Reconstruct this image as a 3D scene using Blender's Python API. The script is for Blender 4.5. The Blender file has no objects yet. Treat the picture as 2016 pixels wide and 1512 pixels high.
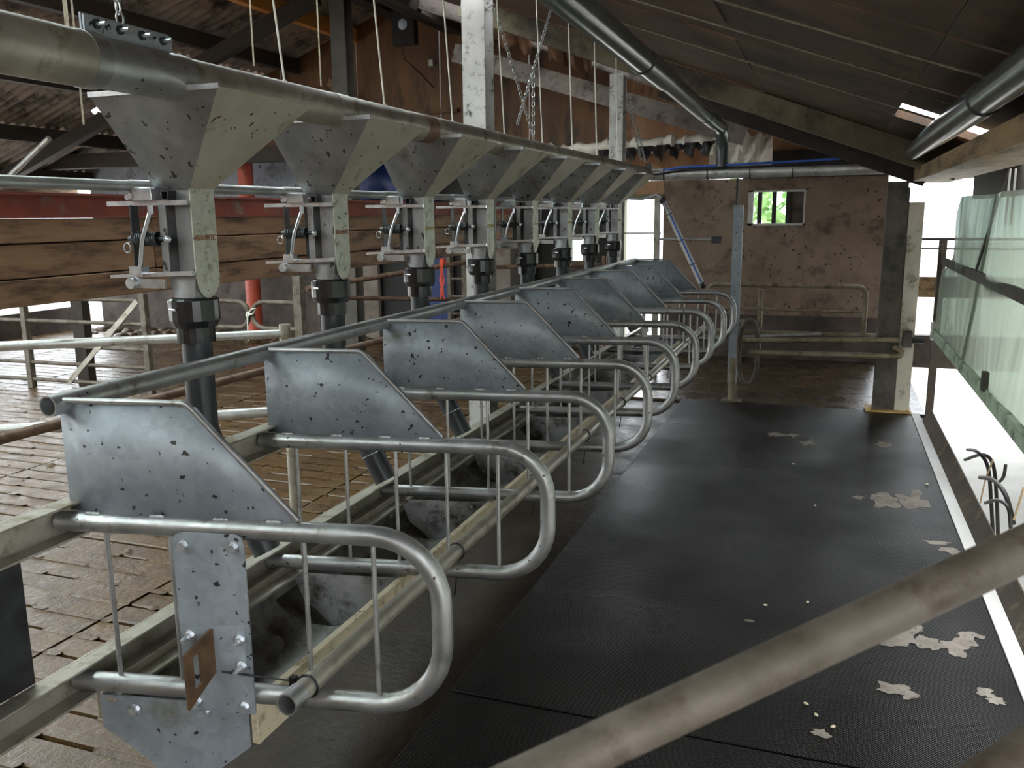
import bpy, bmesh, math, random
from mathutils import Vector, Matrix, noise
rnd = random.Random(7)
SC = bpy.context.scene
COL = SC.collection
PI = math.pi

# ------------------------------------------------------------------ camera
F_PX = 1713.03
YAW, PITCH, ROLL = 0.3478, 0.19211, -0.01012
CAM_H = 1.71
def cam_axes():
    f = Vector((-math.sin(YAW)*math.cos(PITCH), math.cos(YAW)*math.cos(PITCH), -math.sin(PITCH)))
    r = Vector((math.cos(YAW), math.sin(YAW), 0)); u = r.cross(f)
    c, s = math.cos(ROLL), math.sin(ROLL)
    return c*r+s*u, -s*r+c*u, f
AX_R, AX_U, AX_F = cam_axes()
cd = bpy.data.cameras.new('camera'); cam = bpy.data.objects.new('camera', cd); COL.objects.link(cam)
cam.matrix_world = Matrix(((AX_R.x, AX_U.x, -AX_F.x, 0), (AX_R.y, AX_U.y, -AX_F.y, 0), (AX_R.z, AX_U.z, -AX_F.z, CAM_H), (0, 0, 0, 1)))
cd.sensor_fit = 'HORIZONTAL'; cd.sensor_width = 36.0; cd.lens = 36.0*F_PX/2016.0
cd.clip_start = 0.05; cd.clip_end = 300
cd.dof.use_dof = True; cd.dof.focus_distance = 3.2; cd.dof.aperture_fstop = 7.0
SC.camera = cam
CAMP = Vector((0, 0, CAM_H))
def ray(x, y):
    return AX_R*((x-1008)/F_PX) + AX_U*(-(y-756)/F_PX) + AX_F
def atX(x, y, X): d = ray(x, y); return CAMP + d*(X/d.x)
def atY(x, y, Y): d = ray(x, y); return CAMP + d*(Y/d.y)
def atZ(x, y, Z): d = ray(x, y); return CAMP + d*((Z-CAM_H)/d.z)

# ------------------------------------------------------------------ world and light
w = bpy.data.worlds.new('sky'); SC.world = w; w.use_nodes = True
wn = w.node_tree.nodes; bg = wn['Background']
bg.inputs[0].default_value = (0.9, 0.955, 1.0, 1); bg.inputs[1].default_value = 1.0
SC.view_settings.view_transform = 'Standard'; SC.view_settings.look = 'None'
SC.view_settings.gamma = 1.0; SC.view_settings.use_curve_mapping = False
SC.view_settings.exposure = 2.95

# ------------------------------------------------------------------ helpers
def lin(c):
    def f(v):
        v /= 255.0
        return v/12.92 if v <= 0.04045 else ((v+0.055)/1.055)**2.4
    return (f(c[0]), f(c[1]), f(c[2]), 1)

MATS = {}
def pm(name, c1, c2=None, scale=6.0, rough=0.5, metal=0.0, bump=0.0, bscale=None, dirt=None, damt=0.0, dscale=9.0,
       specks=None, spamt=0.62, spscale=40.0, rough2=None, stretch=(1, 1, 1), spec=0.5, spangle=0.0, sharp=(0.35, 0.65)):
    """two-tone noise base, optional dirt patches, optional specks, optional bump"""
    m = bpy.data.materials.new(name); m.use_nodes = True; nt = m.node_tree; N = nt.nodes; L = nt.links
    b = N['Principled BSDF']
    tc = N.new('ShaderNodeTexCoord'); oi = N.new('ShaderNodeObjectInfo')
    mul = N.new('ShaderNodeMath'); mul.operation = 'MULTIPLY'; mul.inputs[1].default_value = 37.0; L.new(oi.outputs['Random'], mul.inputs[0])
    add = N.new('ShaderNodeVectorMath'); add.operation = 'ADD'; L.new(tc.outputs['Object'], add.inputs[0]); L.new(mul.outputs[0], add.inputs[1])
    mp = N.new('ShaderNodeMapping'); mp.inputs['Scale'].default_value = stretch; L.new(add.outputs[0], mp.inputs[0])
    vec = mp.outputs[0]
    def nz(sc, detail=5, rg=0.6):
        n = N.new('ShaderNodeTexNoise'); n.inputs['Scale'].default_value = sc; n.inputs['Detail'].default_value = detail
        n.inputs['Roughness'].default_value = rg; L.new(vec, n.inputs['Vector']); return n.outputs['Fac']
    def rampf(src, a, bb):
        r = N.new('ShaderNodeMapRange'); r.inputs['From Min'].default_value = a; r.inputs['From Max'].default_value = bb
        L.new(src, r.inputs['Value']); return r.outputs[0]
    def mix(fac, a, bcol):
        x = N.new('ShaderNodeMix'); x.data_type = 'RGBA'; L.new(fac, x.inputs[0])
        if isinstance(a, tuple): x.inputs[6].default_value = a
        else: L.new(a, x.inputs[6])
        if isinstance(bcol, tuple): x.inputs[7].default_value = bcol
        else: L.new(bcol, x.inputs[7])
        return x.outputs[2]
    col = lin(c1)
    n1 = nz(scale)
    if c2: col = mix(rampf(n1, sharp[0], sharp[1]), lin(c1), lin(c2))
    if spangle:
        v = N.new('ShaderNodeTexVoronoi'); v.inputs['Scale'].default_value = 45; L.new(vec, v.inputs['Vector'])
        hs = N.new('ShaderNodeHueSaturation'); 
        rr = N.new('ShaderNodeSeparateColor'); L.new(v.outputs['Color'], rr.inputs[0])
        mr = N.new('ShaderNodeMapRange'); mr.inputs['To Min'].default_value = 1-spangle; mr.inputs['To Max'].default_value = 1+spangle; L.new(rr.outputs[0], mr.inputs[0])
        L.new(mr.outputs[0], hs.inputs['Value'])
        if isinstance(col, tuple): hs.inputs['Color'].default_value = col
        else: L.new(col, hs.inputs['Color'])
        col = hs.outputs[0]
    if dirt:
        col = mix(rampf(nz(dscale, 7, 0.7), 0.62-damt*0.3, 0.74-damt*0.2), col, lin(dirt))
    sfac = None
    if specks:
        sfac = rampf(nz(spscale, 2, 0.5), spamt, spamt+0.025)
        col = mix(sfac, col, lin(specks))
    if isinstance(col, tuple): b.inputs['Base Color'].default_value = col
    else: L.new(col, b.inputs['Base Color'])
    b.inputs['Metallic'].default_value = metal
    b.inputs['Specular IOR Level'].default_value = spec
    if rough2 is not None:
        mr = N.new('ShaderNodeMapRange'); mr.inputs['From Min'].default_value = 0.35; mr.inputs['From Max'].default_value = 0.65
        mr.inputs['To Min'].default_value = rough; mr.inputs['To Max'].default_value = rough2
        L.new(nz(scale*1.7, 4), mr.inputs[0]); L.new(mr.outputs[0], b.inputs['Roughness'])
    else: b.inputs['Roughness'].default_value = rough
    if metal and sfac:
        sub = N.new('ShaderNodeMath'); sub.operation = 'MULTIPLY_ADD'; sub.inputs[1].default_value = -metal; sub.inputs[2].default_value = metal
        L.new(sfac, sub.inputs[0]); L.new(sub.outputs[0], b.inputs['Metallic'])
    if bump:
        bp = N.new('ShaderNodeBump'); bp.inputs['Strength'].default_value = bump; bp.inputs['Distance'].default_value = 0.02
        L.new(nz(bscale or scale*4, 6, 0.65), bp.inputs['Height']); L.new(bp.outputs[0], b.inputs['Normal'])
    MATS[name] = m
    return m

pm('galv_sheet', (158, 164, 170), (134, 141, 147), 5, 0.46, 0.3, 0.04, 60, dirt=(112, 110, 92), damt=0.1, dscale=4, specks=(34, 29, 24), spamt=0.668, spscale=42, spangle=0.08)
pm('galv_tube', (182, 182, 182), (154, 154, 152), 9, 0.28, 0.8, 0.06, 90, dirt=(118, 110, 94), damt=0.12, dscale=14, specks=(34, 30, 22), spamt=0.72, spscale=45, rough2=0.48)
pm('galv_dusty', (178, 172, 160), (150, 144, 130), 7, 0.32, 0.55, 0.06, 80, dirt=(112, 100, 74), damt=0.3, dscale=8, rough2=0.5)
pm('hopper_side', (146, 146, 146), (112, 112, 112), 5, 0.42, 0.6, 0.03, 60, dirt=(96, 84, 70), damt=0.15, dscale=6, specks=(36, 30, 24), spamt=0.66, spscale=34, stretch=(1, 1, 0.8))
pm('hopper_front', (188, 182, 166), (168, 161, 142), 4, 0.5, 0.3, 0.05, 60, dirt=(126, 114, 82), damt=0.15, dscale=7, specks=(70, 58, 40), spamt=0.68, spscale=36)
pm('pale_plate', (190, 191, 178), (162, 163, 148), 16, 0.5, 0.3, 0.04, 60, dirt=(112, 108, 78), damt=0.3, dscale=22, specks=(40, 36, 26), spamt=0.68, spscale=70)
pm('bright_zinc', (214, 216, 220), (178, 182, 186), 30, 0.22, 0.65, 0.03, 90)
pm('dark_steel', (74, 76, 78), (52, 52, 52), 12, 0.4, 0.7, 0.05, 60)
pm('weld_silver', (205, 205, 205), (150, 150, 150), 60, 0.3, 0.9, 0.4, 120)
pm('black_plastic', (20, 21, 23), (30, 31, 33), 10, 0.18, 0, 0.02, 40)
pm('grey_pipe', (44, 48, 52), (34, 36, 40), 8, 0.32, 0, 0.03, 40, dirt=(84, 76, 62), damt=0.05, dscale=10)
pm('pvc_grey', (74, 82, 80), (58, 64, 62), 5, 0.24, 0, 0.03, 30, dirt=(92, 88, 72), damt=0.2, dscale=8)
pm('cream_board', (205, 192, 166), (186, 172, 146), 5, 0.5, 0, 0.04, 40, dirt=(120, 98, 66), damt=0.25, dscale=10, specks=(78, 60, 40), spamt=0.7, spscale=60)
pm('trough_steel', (120, 118, 114), (88, 86, 82), 7, 0.4, 0.5, 0.05, 40, dirt=(56, 46, 36), damt=0.5, dscale=7)
pm('bowl_white', (188, 186, 186), (150, 148, 146), 6, 0.5, 0, 0.05, 40, dirt=(60, 52, 42), damt=0.4, dscale=8)
pm('rust_brown', (104, 78, 54), (76, 54, 36), 18, 0.7, 0.2, 0.3, 60)
pm('rusty_tube', (136, 108, 88), (98, 74, 58), 9, 0.55, 0.15, 0.15, 60, dirt=(70, 48, 34), damt=0.4, dscale=14)
pm('dung_tube', (112, 102, 90), (84, 74, 62), 9, 0.6, 0.15, 0.2, 60, dirt=(66, 50, 36), damt=0.4, dscale=10)
pm('far_gate_tube', (150, 138, 116), (116, 102, 80), 9, 0.5, 0.2, 0.1, 60, dirt=(84, 68, 44), damt=0.35, dscale=10)
pm('white_tube', (210, 210, 208), (176, 172, 166), 9, 0.35, 0.5, 0.05, 60, dirt=(120, 110, 98), damt=0.2, dscale=14)
pm('concrete_floor', (84, 68, 46), (58, 46, 30), 3, 0.35, 0, 0.25, 26, dirt=(40, 32, 22), damt=0.4, dscale=5, rough2=0.18)
pm('dark_floor', (46, 36, 25), (33, 26, 18), 3, 0.5, 0, 0.2, 26, spec=0.25, dirt=(28, 23, 17), damt=0.4, dscale=5, rough2=0.32)
pm('slat_brown', (92, 70, 43), (76, 57, 35), 3.2, 0.42, 0, 0.35, 30, dirt=(60, 46, 29), damt=0.3, dscale=6, rough2=0.2)
pm('dung', (86, 66, 40), (68, 52, 32), 8, 0.5, 0, 0.5, 40, rough2=0.22)
pm('slot_dark', (30, 23, 15), (22, 17, 11), 8, 0.7, 0, 0.3, 30)
pm('plaster_pink', (140, 120, 104), (118, 99, 84), 2.2, 0.8, 0, 0.2, 18, dirt=(82, 66, 54), damt=0.3, dscale=3, specks=(58, 44, 34), spamt=0.67, spscale=22)
pm('plaster_shaded', (52, 44, 38), (38, 33, 29), 2.2, 0.85, 0, 0.2, 18, dirt=(28, 24, 22), damt=0.35, dscale=3)  # dark plaster tone, wall shade put into the colour
pm('plaster_blue', (150, 154, 164), (126, 128, 138), 2.0, 0.8, 0, 0.12, 18, dirt=(96, 92, 92), damt=0.25, dscale=3, specks=(80, 74, 72), spamt=0.68, spscale=16)
pm('wall_dirty', (92, 80, 72), (64, 54, 48), 2.6, 0.8, 0, 0.3, 20, dirt=(48, 38, 32), damt=0.4, dscale=4)
pm('plywood', (122, 84, 52), (92, 60, 36), 2.0, 0.6, 0, 0.08, 20, dirt=(60, 40, 26), damt=0.4, dscale=2.4, stretch=(2.2, 2.2, 0.6))
pm('plywood_orange', (176, 132, 96), (146, 104, 74), 2.0, 0.6, 0, 0.08, 20, dirt=(104, 74, 54), damt=0.25, dscale=3, stretch=(2.0, 2.0, 0.6))
pm('timber_beam', (146, 112, 82), (112, 82, 59), 3, 0.6, 0, 0.2, 24, dirt=(64, 42, 26), damt=0.4, dscale=3, stretch=(4, 0.7, 4))
pm('timber_dark', (52, 40, 30), (36, 28, 21), 3, 0.7, 0, 0.2, 24, stretch=(4, 0.7, 4))
pm('timber_light', (156, 128, 88), (122, 96, 62), 3, 0.6, 0, 0.2, 24, dirt=(70, 52, 34), damt=0.35, dscale=3, stretch=(4, 0.7, 4))
pm('timber_orange', (206, 140, 70), (180, 116, 54), 3, 0.6, 0, 0.1, 24, stretch=(4, 0.7, 4))
pm('red_paint', (140, 66, 50), (112, 50, 38), 4, 0.6, 0.1, 0.1, 30, dirt=(120, 100, 86), damt=0.25, dscale=6)
pm('red_pipe', (190, 82, 58), (166, 68, 48), 4, 0.45, 0, 0.05, 30, dirt=(110, 66, 52), damt=0.2, dscale=5)
pm('roof_board', (92, 66, 44), (62, 44, 30), 1.8, 0.75, 0, 0.15, 14, dirt=(36, 27, 20), damt=0.4, dscale=2.2)
pm('roof_edge', (112, 100, 78), (80, 68, 50), 2.6, 0.7, 0, 0.2, 20, dirt=(42, 34, 26), damt=0.4, dscale=3)
pm('fibre_cement', (156, 142, 132), (116, 104, 96), 2.4, 0.85, 0, 0.15, 24, dirt=(46, 38, 34), damt=0.4, dscale=2.4)
pm('painted_steel', (196, 194, 190), (168, 164, 160), 4, 0.5, 0.1, 0.08, 30, dirt=(52, 48, 46), damt=0.28, dscale=16)
pm('dusty_beam', (140, 130, 122), (108, 98, 92), 3, 0.8, 0, 0.3, 20, dirt=(70, 58, 50), damt=0.35, dscale=5)
pm('post_grimy', (96, 90, 78), (66, 62, 54), 3, 0.7, 0.1, 0.2, 20, dirt=(48, 43, 36), damt=0.45, dscale=5)
pm('post_cream', (196, 190, 170), (168, 160, 140), 3, 0.6, 0.1, 0.1, 20, dirt=(104, 92, 70), damt=0.25, dscale=6)
pm('base_orange', (206, 176, 110), (170, 132, 72), 8, 0.6, 0.2, 0.2, 30)
pm('post_dark', (84, 78, 70), (66, 60, 54), 3, 0.7, 0, 0.1, 20)
pm('rope_white', (236, 232, 222), (212, 206, 194), 30, 0.8, 0, 0.2, 200)
pm('rope_orange', (226, 92, 62), (200, 72, 48), 30, 0.7, 0, 0.3, 200)
pm('cord_grey', (138, 126, 108), (104, 92, 76), 30, 0.85, 0, 0.3, 200)
pm('tie_black', (16, 16, 17), None, 8, 0.4)
pm('blue_hose', (62, 104, 190), (50, 86, 170), 8, 0.35)
pm('pale_hose', (196, 208, 226), (176, 190, 212), 8, 0.35)
pm('blue_door', (26, 46, 104), (20, 34, 76), 2, 0.5, 0, 0.05, 30)
pm('grey_door', (132, 118, 106), (106, 92, 80), 2.5, 0.6, 0, 0.1, 20, dirt=(76, 60, 50), damt=0.3, dscale=3)
pm('dark_door', (40, 35, 32), (28, 24, 22), 2.5, 0.7, 0, 0.1, 20)
pm('frame_green', (110, 104, 76), (90, 84, 60), 5, 0.6)
pm('frame_white', (206, 204, 198), (180, 176, 168), 5, 0.5)
pm('white_wall', (236, 234, 228), (216, 212, 204), 1.5, 0.6, 0, 0.05, 20)
pm('tarp_white', (240, 234, 224), (216, 204, 188), 3, 0.6, 0, 0.3, 20)
pm('tarp_black', (30, 28, 28), (46, 42, 40), 5, 0.45, 0, 0.3, 20)
pm('insulation', (130, 96, 72), (92, 66, 50), 6, 0.95, 0, 0.6, 30)
pm('kerb_dark', (84, 72, 58), (60, 50, 40), 4, 0.6, 0.1, 0.2, 30, dirt=(122, 104, 80), damt=0.25, dscale=6)
pm('hose_black', (38, 34, 32), (54, 48, 44), 8, 0.5)
pm('hose_cream', (216, 190, 150), (190, 160, 120), 8, 0.5)
pm('foliage', (176, 206, 140), (120, 160, 90), 9, 0.7, 0, 0.3, 30)
pm('yard_ground', (206, 202, 194), (184, 178, 168), 0.6, 0.8, 0, 0.1, 10)
pm('box_black', (24, 21, 20), (32, 28, 26), 5, 0.6)
pm('text_red', (156, 92, 56), (136, 84, 56), 60, 0.6)
pm('text_yellow', (206, 196, 116), (186, 172, 92), 60, 0.6)
pm('debris_pale', (226, 216, 190), (206, 190, 156), 20, 0.7)

def rubber():
    m = bpy.data.materials.new('rubber_mat'); m.use_nodes = True; nt = m.node_tree; N = nt.nodes; L = nt.links
    b = N['Principled BSDF']; tc = N.new('ShaderNodeTexCoord')
    v = N.new('ShaderNodeTexVoronoi'); v.inputs['Scale'].default_value = 115; v.inputs['Randomness'].default_value = 0.05
    mp = N.new('ShaderNodeMapping'); mp.inputs['Rotation'].default_value = (0, 0, 0.78); L.new(tc.outputs['Object'], mp.inputs[0]); L.new(mp.outputs[0], v.inputs['Vector'])
    bp = N.new('ShaderNodeBump'); bp.inputs['Strength'].default_value = 0.9; bp.inputs['Distance'].default_value = 0.004; bp.invert = True
    L.new(v.outputs['Distance'], bp.inputs['Height']); L.new(bp.outputs[0], b.inputs['Normal'])
    n = N.new('ShaderNodeTexNoise'); n.inputs['Scale'].default_value = 1.3; n.inputs['Detail'].default_value = 2; L.new(tc.outputs['Object'], n.inputs['Vector'])
    r = N.new('ShaderNodeMapRange'); r.inputs['From Min'].default_value = 0.38; r.inputs['From Max'].default_value = 0.62; r.inputs['To Min'].default_value = 0.27; r.inputs['To Max'].default_value = 0.42
    L.new(n.outputs['Fac'], r.inputs[0]); L.new(r.outputs[0], b.inputs['Roughness'])
    mr2 = N.new('ShaderNodeMapRange'); mr2.inputs['From Min'].default_value = 0.12; mr2.inputs['From Max'].default_value = 0.5; L.new(v.outputs['Distance'], mr2.inputs[0])
    n2 = N.new('ShaderNodeTexNoise'); n2.inputs['Scale'].default_value = 4; n2.inputs['Detail'].default_value = 4; L.new(tc.outputs['Object'], n2.inputs['Vector'])
    mx0 = N.new('ShaderNodeMix'); mx0.data_type = 'RGBA'; mx0.inputs[6].default_value = lin((34, 32, 30)); mx0.inputs[7].default_value = lin((56, 52, 47)); L.new(n2.outputs['Fac'], mx0.inputs[0])
    mx = N.new('ShaderNodeMix'); mx.data_type = 'RGBA'; mx.inputs[7].default_value = lin((7, 7, 7)); L.new(mx0.outputs[2], mx.inputs[6]); L.new(mr2.outputs[0], mx.inputs[0])  # rib tops worn grey; groove shade painted in near black
    b.inputs['Specular IOR Level'].default_value = 0.12
    L.new(mx.outputs[2], b.inputs['Base Color'])
    MATS['rubber_mat'] = m
rubber()
pm('dried_milk', (148, 138, 126), (118, 108, 98), 14, 0.8, 0, 0.3, 80, specks=(44, 40, 36), spamt=0.66, spscale=60)

def sheet_plastic():
    m = bpy.data.materials.new('plastic_curtain'); m.use_nodes = True; nt = m.node_tree; N = nt.nodes; L = nt.links
    N.remove(N['Principled BSDF']); out = N['Material Output']
    tc = N.new('ShaderNodeTexCoord'); mp = N.new('ShaderNodeMapping'); mp.inputs['Scale'].default_value = (1, 5, 0.5); L.new(tc.outputs['Object'], mp.inputs[0])
    n = N.new('ShaderNodeTexNoise'); n.inputs['Scale'].default_value = 2.2; n.inputs['Detail'].default_value = 4; L.new(mp.outputs[0], n.inputs['Vector'])
    r = N.new('ShaderNodeMapRange'); r.inputs['From Min'].default_value = 0.3; r.inputs['From Max'].default_value = 0.7; r.inputs['To Min'].default_value = 0.6; r.inputs['To Max'].default_value = 0.97
    L.new(n.outputs['Fac'], r.inputs[0])
    t = N.new('ShaderNodeBsdfTransparent'); t.inputs[0].default_value = (0.10, 0.135, 0.115, 1)
    tl = N.new('ShaderNodeBsdfTranslucent'); tl.inputs[0].default_value = (0.36, 0.40, 0.32, 1)
    df = N.new('ShaderNodeBsdfDiffuse'); df.inputs[0].default_value = (0.3, 0.34, 0.28, 1)
    gl = N.new('ShaderNodeBsdfGlossy'); gl.inputs['Roughness'].default_value = 0.15
    m1 = N.new('ShaderNodeMixShader'); m1.inputs[0].default_value = 0.35; L.new(tl.outputs[0], m1.inputs[1]); L.new(df.outputs[0], m1.inputs[2])
    m2 = N.new('ShaderNodeMixShader'); L.new(r.outputs[0], m2.inputs[0]); L.new(t.outputs[0], m2.inputs[1]); L.new(m1.outputs[0], m2.inputs[2])
    m3 = N.new('ShaderNodeMixShader'); m3.inputs[0].default_value = 0.06; L.new(m2.outputs[0], m3.inputs[1]); L.new(gl.outputs[0], m3.inputs[2])
    L.new(m3.outputs[0], out.inputs[0]); MATS['plastic_curtain'] = m
sheet_plastic()
def glass():
    m = bpy.data.materials.new('window_glass'); m.use_nodes = True; nt = m.node_tree; N = nt.nodes; L = nt.links
    N.remove(N['Principled BSDF']); out = N['Material Output']
    t = N.new('ShaderNodeBsdfTransparent'); t.inputs[0].default_value = (0.9, 0.95, 0.92, 1); gl = N.new('ShaderNodeBsdfGlossy'); gl.inputs['Roughness'].default_value = 0.05
    mx = N.new('ShaderNodeMixShader'); mx.inputs[0].default_value = 0.08; L.new(t.outputs[0], mx.inputs[1]); L.new(gl.outputs[0], mx.inputs[2]); L.new(mx.outputs[0], out.inputs[0])
    MATS['window_glass'] = m
glass()

class MB:
    def __init__(s): s.v = []; s.f = []
    def add(s, vs, fs):
        o = len(s.v); s.v += [tuple(v) for v in vs]; s.f += [tuple(i+o for i in f) for f in fs]; return s
    def box(s, x0, x1, y0, y1, z0, z1, M=None):
        vs = [Vector((x, y, z)) for x in (x0, x1) for y in (y0, y1) for z in (z0, z1)]
        if M: vs = [M @ v for v in vs]
        return s.add(vs, [(0, 1, 3, 2), (4, 6, 7, 5), (0, 4, 5, 1), (2, 3, 7, 6), (0, 2, 6, 4), (1, 5, 7, 3)])
    def beam(s, a, b, wd, ht, up=(0, 0, 1)):
        """box along a->b, wd across, ht along up"""
        a = Vector(a); b = Vector(b); d = (b-a).normalized(); up = Vector(up)
        r = d.cross(up).normalized(); u = r.cross(d).normalized()
        vs = []
        for p in (a, b):
            for i in (-1, 1):
                for j in (-1, 1): vs.append(p + r*(wd/2*i) + u*(ht/2*j))
        return s.add(vs, [(0, 1, 3, 2), (4, 6, 7, 5), (0, 4, 5, 1), (2, 3, 7, 6), (0, 2, 6, 4), (1, 5, 7, 3)])
    def tube(s, pts, r, seg=14, cap=True, hollow=0.0):
        pts = [Vector(p) for p in pts]; n = len(pts)
        rs = r if isinstance(r, (list, tuple)) else [r]*n
        rings = []; prev = None
        for i, p in enumerate(pts):
            if i == 0: d = pts[1]-p
            elif i == n-1: d = p-pts[i-1]
            else: d = (pts[i+1]-p).normalized() + (p-pts[i-1]).normalized()
            d.normalize()
            if prev is None:
                ref = Vector((0, 0, 1)) if abs(d.z) < 0.9 else Vector((1, 0, 0))
                a = d.cross(ref).normalized()
            else: a = (prev - d*prev.dot(d)).normalized()
            prev = a; b = d.cross(a)
            rings.append([p + (a*math.cos(2*PI*k/seg) + b*math.sin(2*PI*k/seg))*rs[i] for k in range(seg)])
        vs = [v for rg in rings for v in rg]; fs = []
        for i in range(n-1):
            for k in range(seg):
                k2 = (k+1) % seg
                fs.append((i*seg+k, i*seg+k2, (i+1)*seg+k2, (i+1)*seg+k))
        if hollow:
            d0 = (pts[1]-pts[0]).normalized()
            base = len(vs)
            inner = [pts[0] + (v-pts[0])*(1-hollow) for v in rings[0]]
            deep = [v + d0*rs[0]*4 for v in inner]
            vs += inner + deep
            for k in range(seg):
                k2 = (k+1) % seg
                fs.append((k2, k, base+k, base+k2)); fs.append((base+k2, base+k, base+seg+k, base+seg+k2))
            fs.append(tuple(range(base+seg, base+2*seg))[::-1])
        elif cap: fs.append(tuple(range(seg))[::-1])
        if cap: fs.append(tuple(range((n-1)*seg, n*seg)))
        return s.add(vs, fs)
    def prism(s, poly, d, off=(0, 0, 0)):
        """poly: list of 3d points, extruded by vector d"""
        d = Vector(d); off = Vector(off); n = len(poly)
        vs = [Vector(p)+off for p in poly] + [Vector(p)+off+d for p in poly]
        fs = [tuple(range(n))[::-1], tuple(range(n, 2*n))] + [(i, (i+1) % n, n+(i+1) % n, n+i) for i in range(n)]
        return s.add(vs, fs)
    def ball(s, c, r, seg=8, rg=5, sc=(1, 1, 1)):
        vs = []; fs = []
        for i in range(rg+1):
            t = PI*i/rg
            for k in range(seg): vs.append((c[0]+r*sc[0]*math.sin(t)*math.cos(2*PI*k/seg), c[1]+r*sc[1]*math.sin(t)*math.sin(2*PI*k/seg), c[2]+r*sc[2]*math.cos(t)))
        for i in range(rg):
            for k in range(seg): fs.append((i*seg+k, (i+1)*seg+k, (i+1)*seg+(k+1) % seg, i*seg+(k+1) % seg))
        return s.add(vs, fs)
    def mesh(s, name, mat, smooth=35):
        me = bpy.data.meshes.new(name); me.from_pydata(s.v, [], s.f); me.update()
        bm = bmesh.new(); bm.from_mesh(me); bmesh.ops.recalc_face_normals(bm, faces=bm.faces); bm.to_mesh(me); bm.free()
        me.materials.append(MATS[mat])
        if smooth:
            me.polygons.foreach_set('use_smooth', [True]*len(me.polygons)); me.set_sharp_from_angle(angle=math.radians(smooth))
        return me
    def build(s, name, mat, parent=None, smooth=35, bevel=0.0):
        o = bpy.data.objects.new(name, s.mesh(name, mat, smooth)); COL.objects.link(o)
        if parent: o.parent = parent
        if bevel:
            b = o.modifiers.new('bevel', 'BEVEL'); b.width = bevel; b.segments = 2; b.limit_method = 'ANGLE'
        return o

def tag(o, label=None, cat=None, group=None, kind=None):
    if label: o['label'] = label
    if cat: o['category'] = cat
    if group: o['group'] = group
    if kind: o['kind'] = kind
    return o
def thing(name, label, cat, loc=(0, 0, 0), rz=0, group=None):
    o = bpy.data.objects.new(name, None); o.empty_display_size = 0.1; COL.objects.link(o)
    o.location = loc; o.rotation_euler = (0, 0, rz); return tag(o, label, cat, group)
def struct(name, label=None, cat=None):
    o = bpy.data.objects.new(name, None); COL.objects.link(o); return tag(o, label, cat, None, 'structure')
def copy_tree(o, parent=None):
    c = o.copy(); COL.objects.link(c); c.parent = parent
    for ch in list(o.children): copy_tree(ch, c)
    return c
def arc(c, r, a0, a1, n, ax=(1, 0, 0), az=(0, 0, 1)):
    ax = Vector(ax); az = Vector(az); c = Vector(c)
    return [c + ax*(r*math.cos(a0+(a1-a0)*k/n)) + az*(r*math.sin(a0+(a1-a0)*k/n)) for k in range(n+1)]
NTH = ['first', 'second', 'third', 'fourth', 'fifth', 'sixth', 'seventh', 'eighth', 'ninth', 'tenth']

# ================================================================== SETTING
# floors -----------------------------------------------------------
MATX0, MATX1, MATY1 = -1.22, 0.735, 8.05
fl = struct('floor', 'wet brown concrete floor of the milking barn', 'floor')
MB().box(-1.85, 0.86, -3, 8.06, -0.25, -0.035).build('concrete_slab', 'dark_floor', fl)
MB().box(-1.85, 0.86, 8.06, 11.0, -0.25, -0.012).build('passage_slab', 'concrete_floor', fl)
MB().box(-11.2, -1.85, -3, 11.0, -0.3, -0.06).build('slurry_base', 'slot_dark', fl)
# concrete slats running along x with slots between (pitch 0.15)
PITCH_S = 0.15; BAR = 0.128
slats = []
xs_panels = [(-1.87, -2.885), (-2.9, -3.985), (-4.0, -5.185), (-5.2, -6.385), (-6.4, -7.985), (-8.0, -9.585), (-9.6, -11.2)]
for pi, (xa, xb) in enumerate(xs_panels):
    for r in range(-10, 74):
        y = 0.02 + r*PITCH_S
        if y > 10.85: continue
        slats.append((math.hypot((xa+xb)/2, y), xa, xb, y))
def seen(xa, xb, y):
    p = Vector(((xa+xb)/2, y, 0))-CAMP; z = p.dot(AX_F)
    if z < 0.6: return False
    u = 1008+F_PX*p.dot(AX_R)/z; v = 756-F_PX*p.dot(AX_U)/z
    return -260 < u < 2100 and v < 1600
vis = sorted([s_ for s_ in slats if seen(*s_[1:])]); near_s = set(vis[:290])
slat_mesh = {}
def slat_geo(mb, xa, xb, y):
    # bar with chamfered top edges
    t = 0.006
    for x0, x1 in ((xb, xa),):
        poly = [(x0, y, -0.06), (x0, y, -t), (x0, y+t, 0), (x0, y+BAR-t, 0), (x0, y+BAR, -t), (x0, y+BAR, -0.06)]
        mb.prism(poly, (x1-x0, 0, 0))
rest = MB()
for s_ in slats:
    _, xa, xb, y = s_
    if s_ in near_s:
        key = (xa, xb)
        if key not in slat_mesh:
            mb = MB(); slat_geo(mb, xa, xb, 0); slat_mesh[key] = mb.mesh('slat', 'slat_brown', 0)
        o = bpy.data.objects.new('slat', slat_mesh[key]); COL.objects.link(o); o.parent = fl
        o.location = (0, y, rnd.uniform(-0.004, 0.0))
    else: slat_geo(rest, xa, xb, y)
ro = rest.build('slat_rows', 'slat_brown', fl, 0); ro['kind'] = 'stuff'
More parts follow.
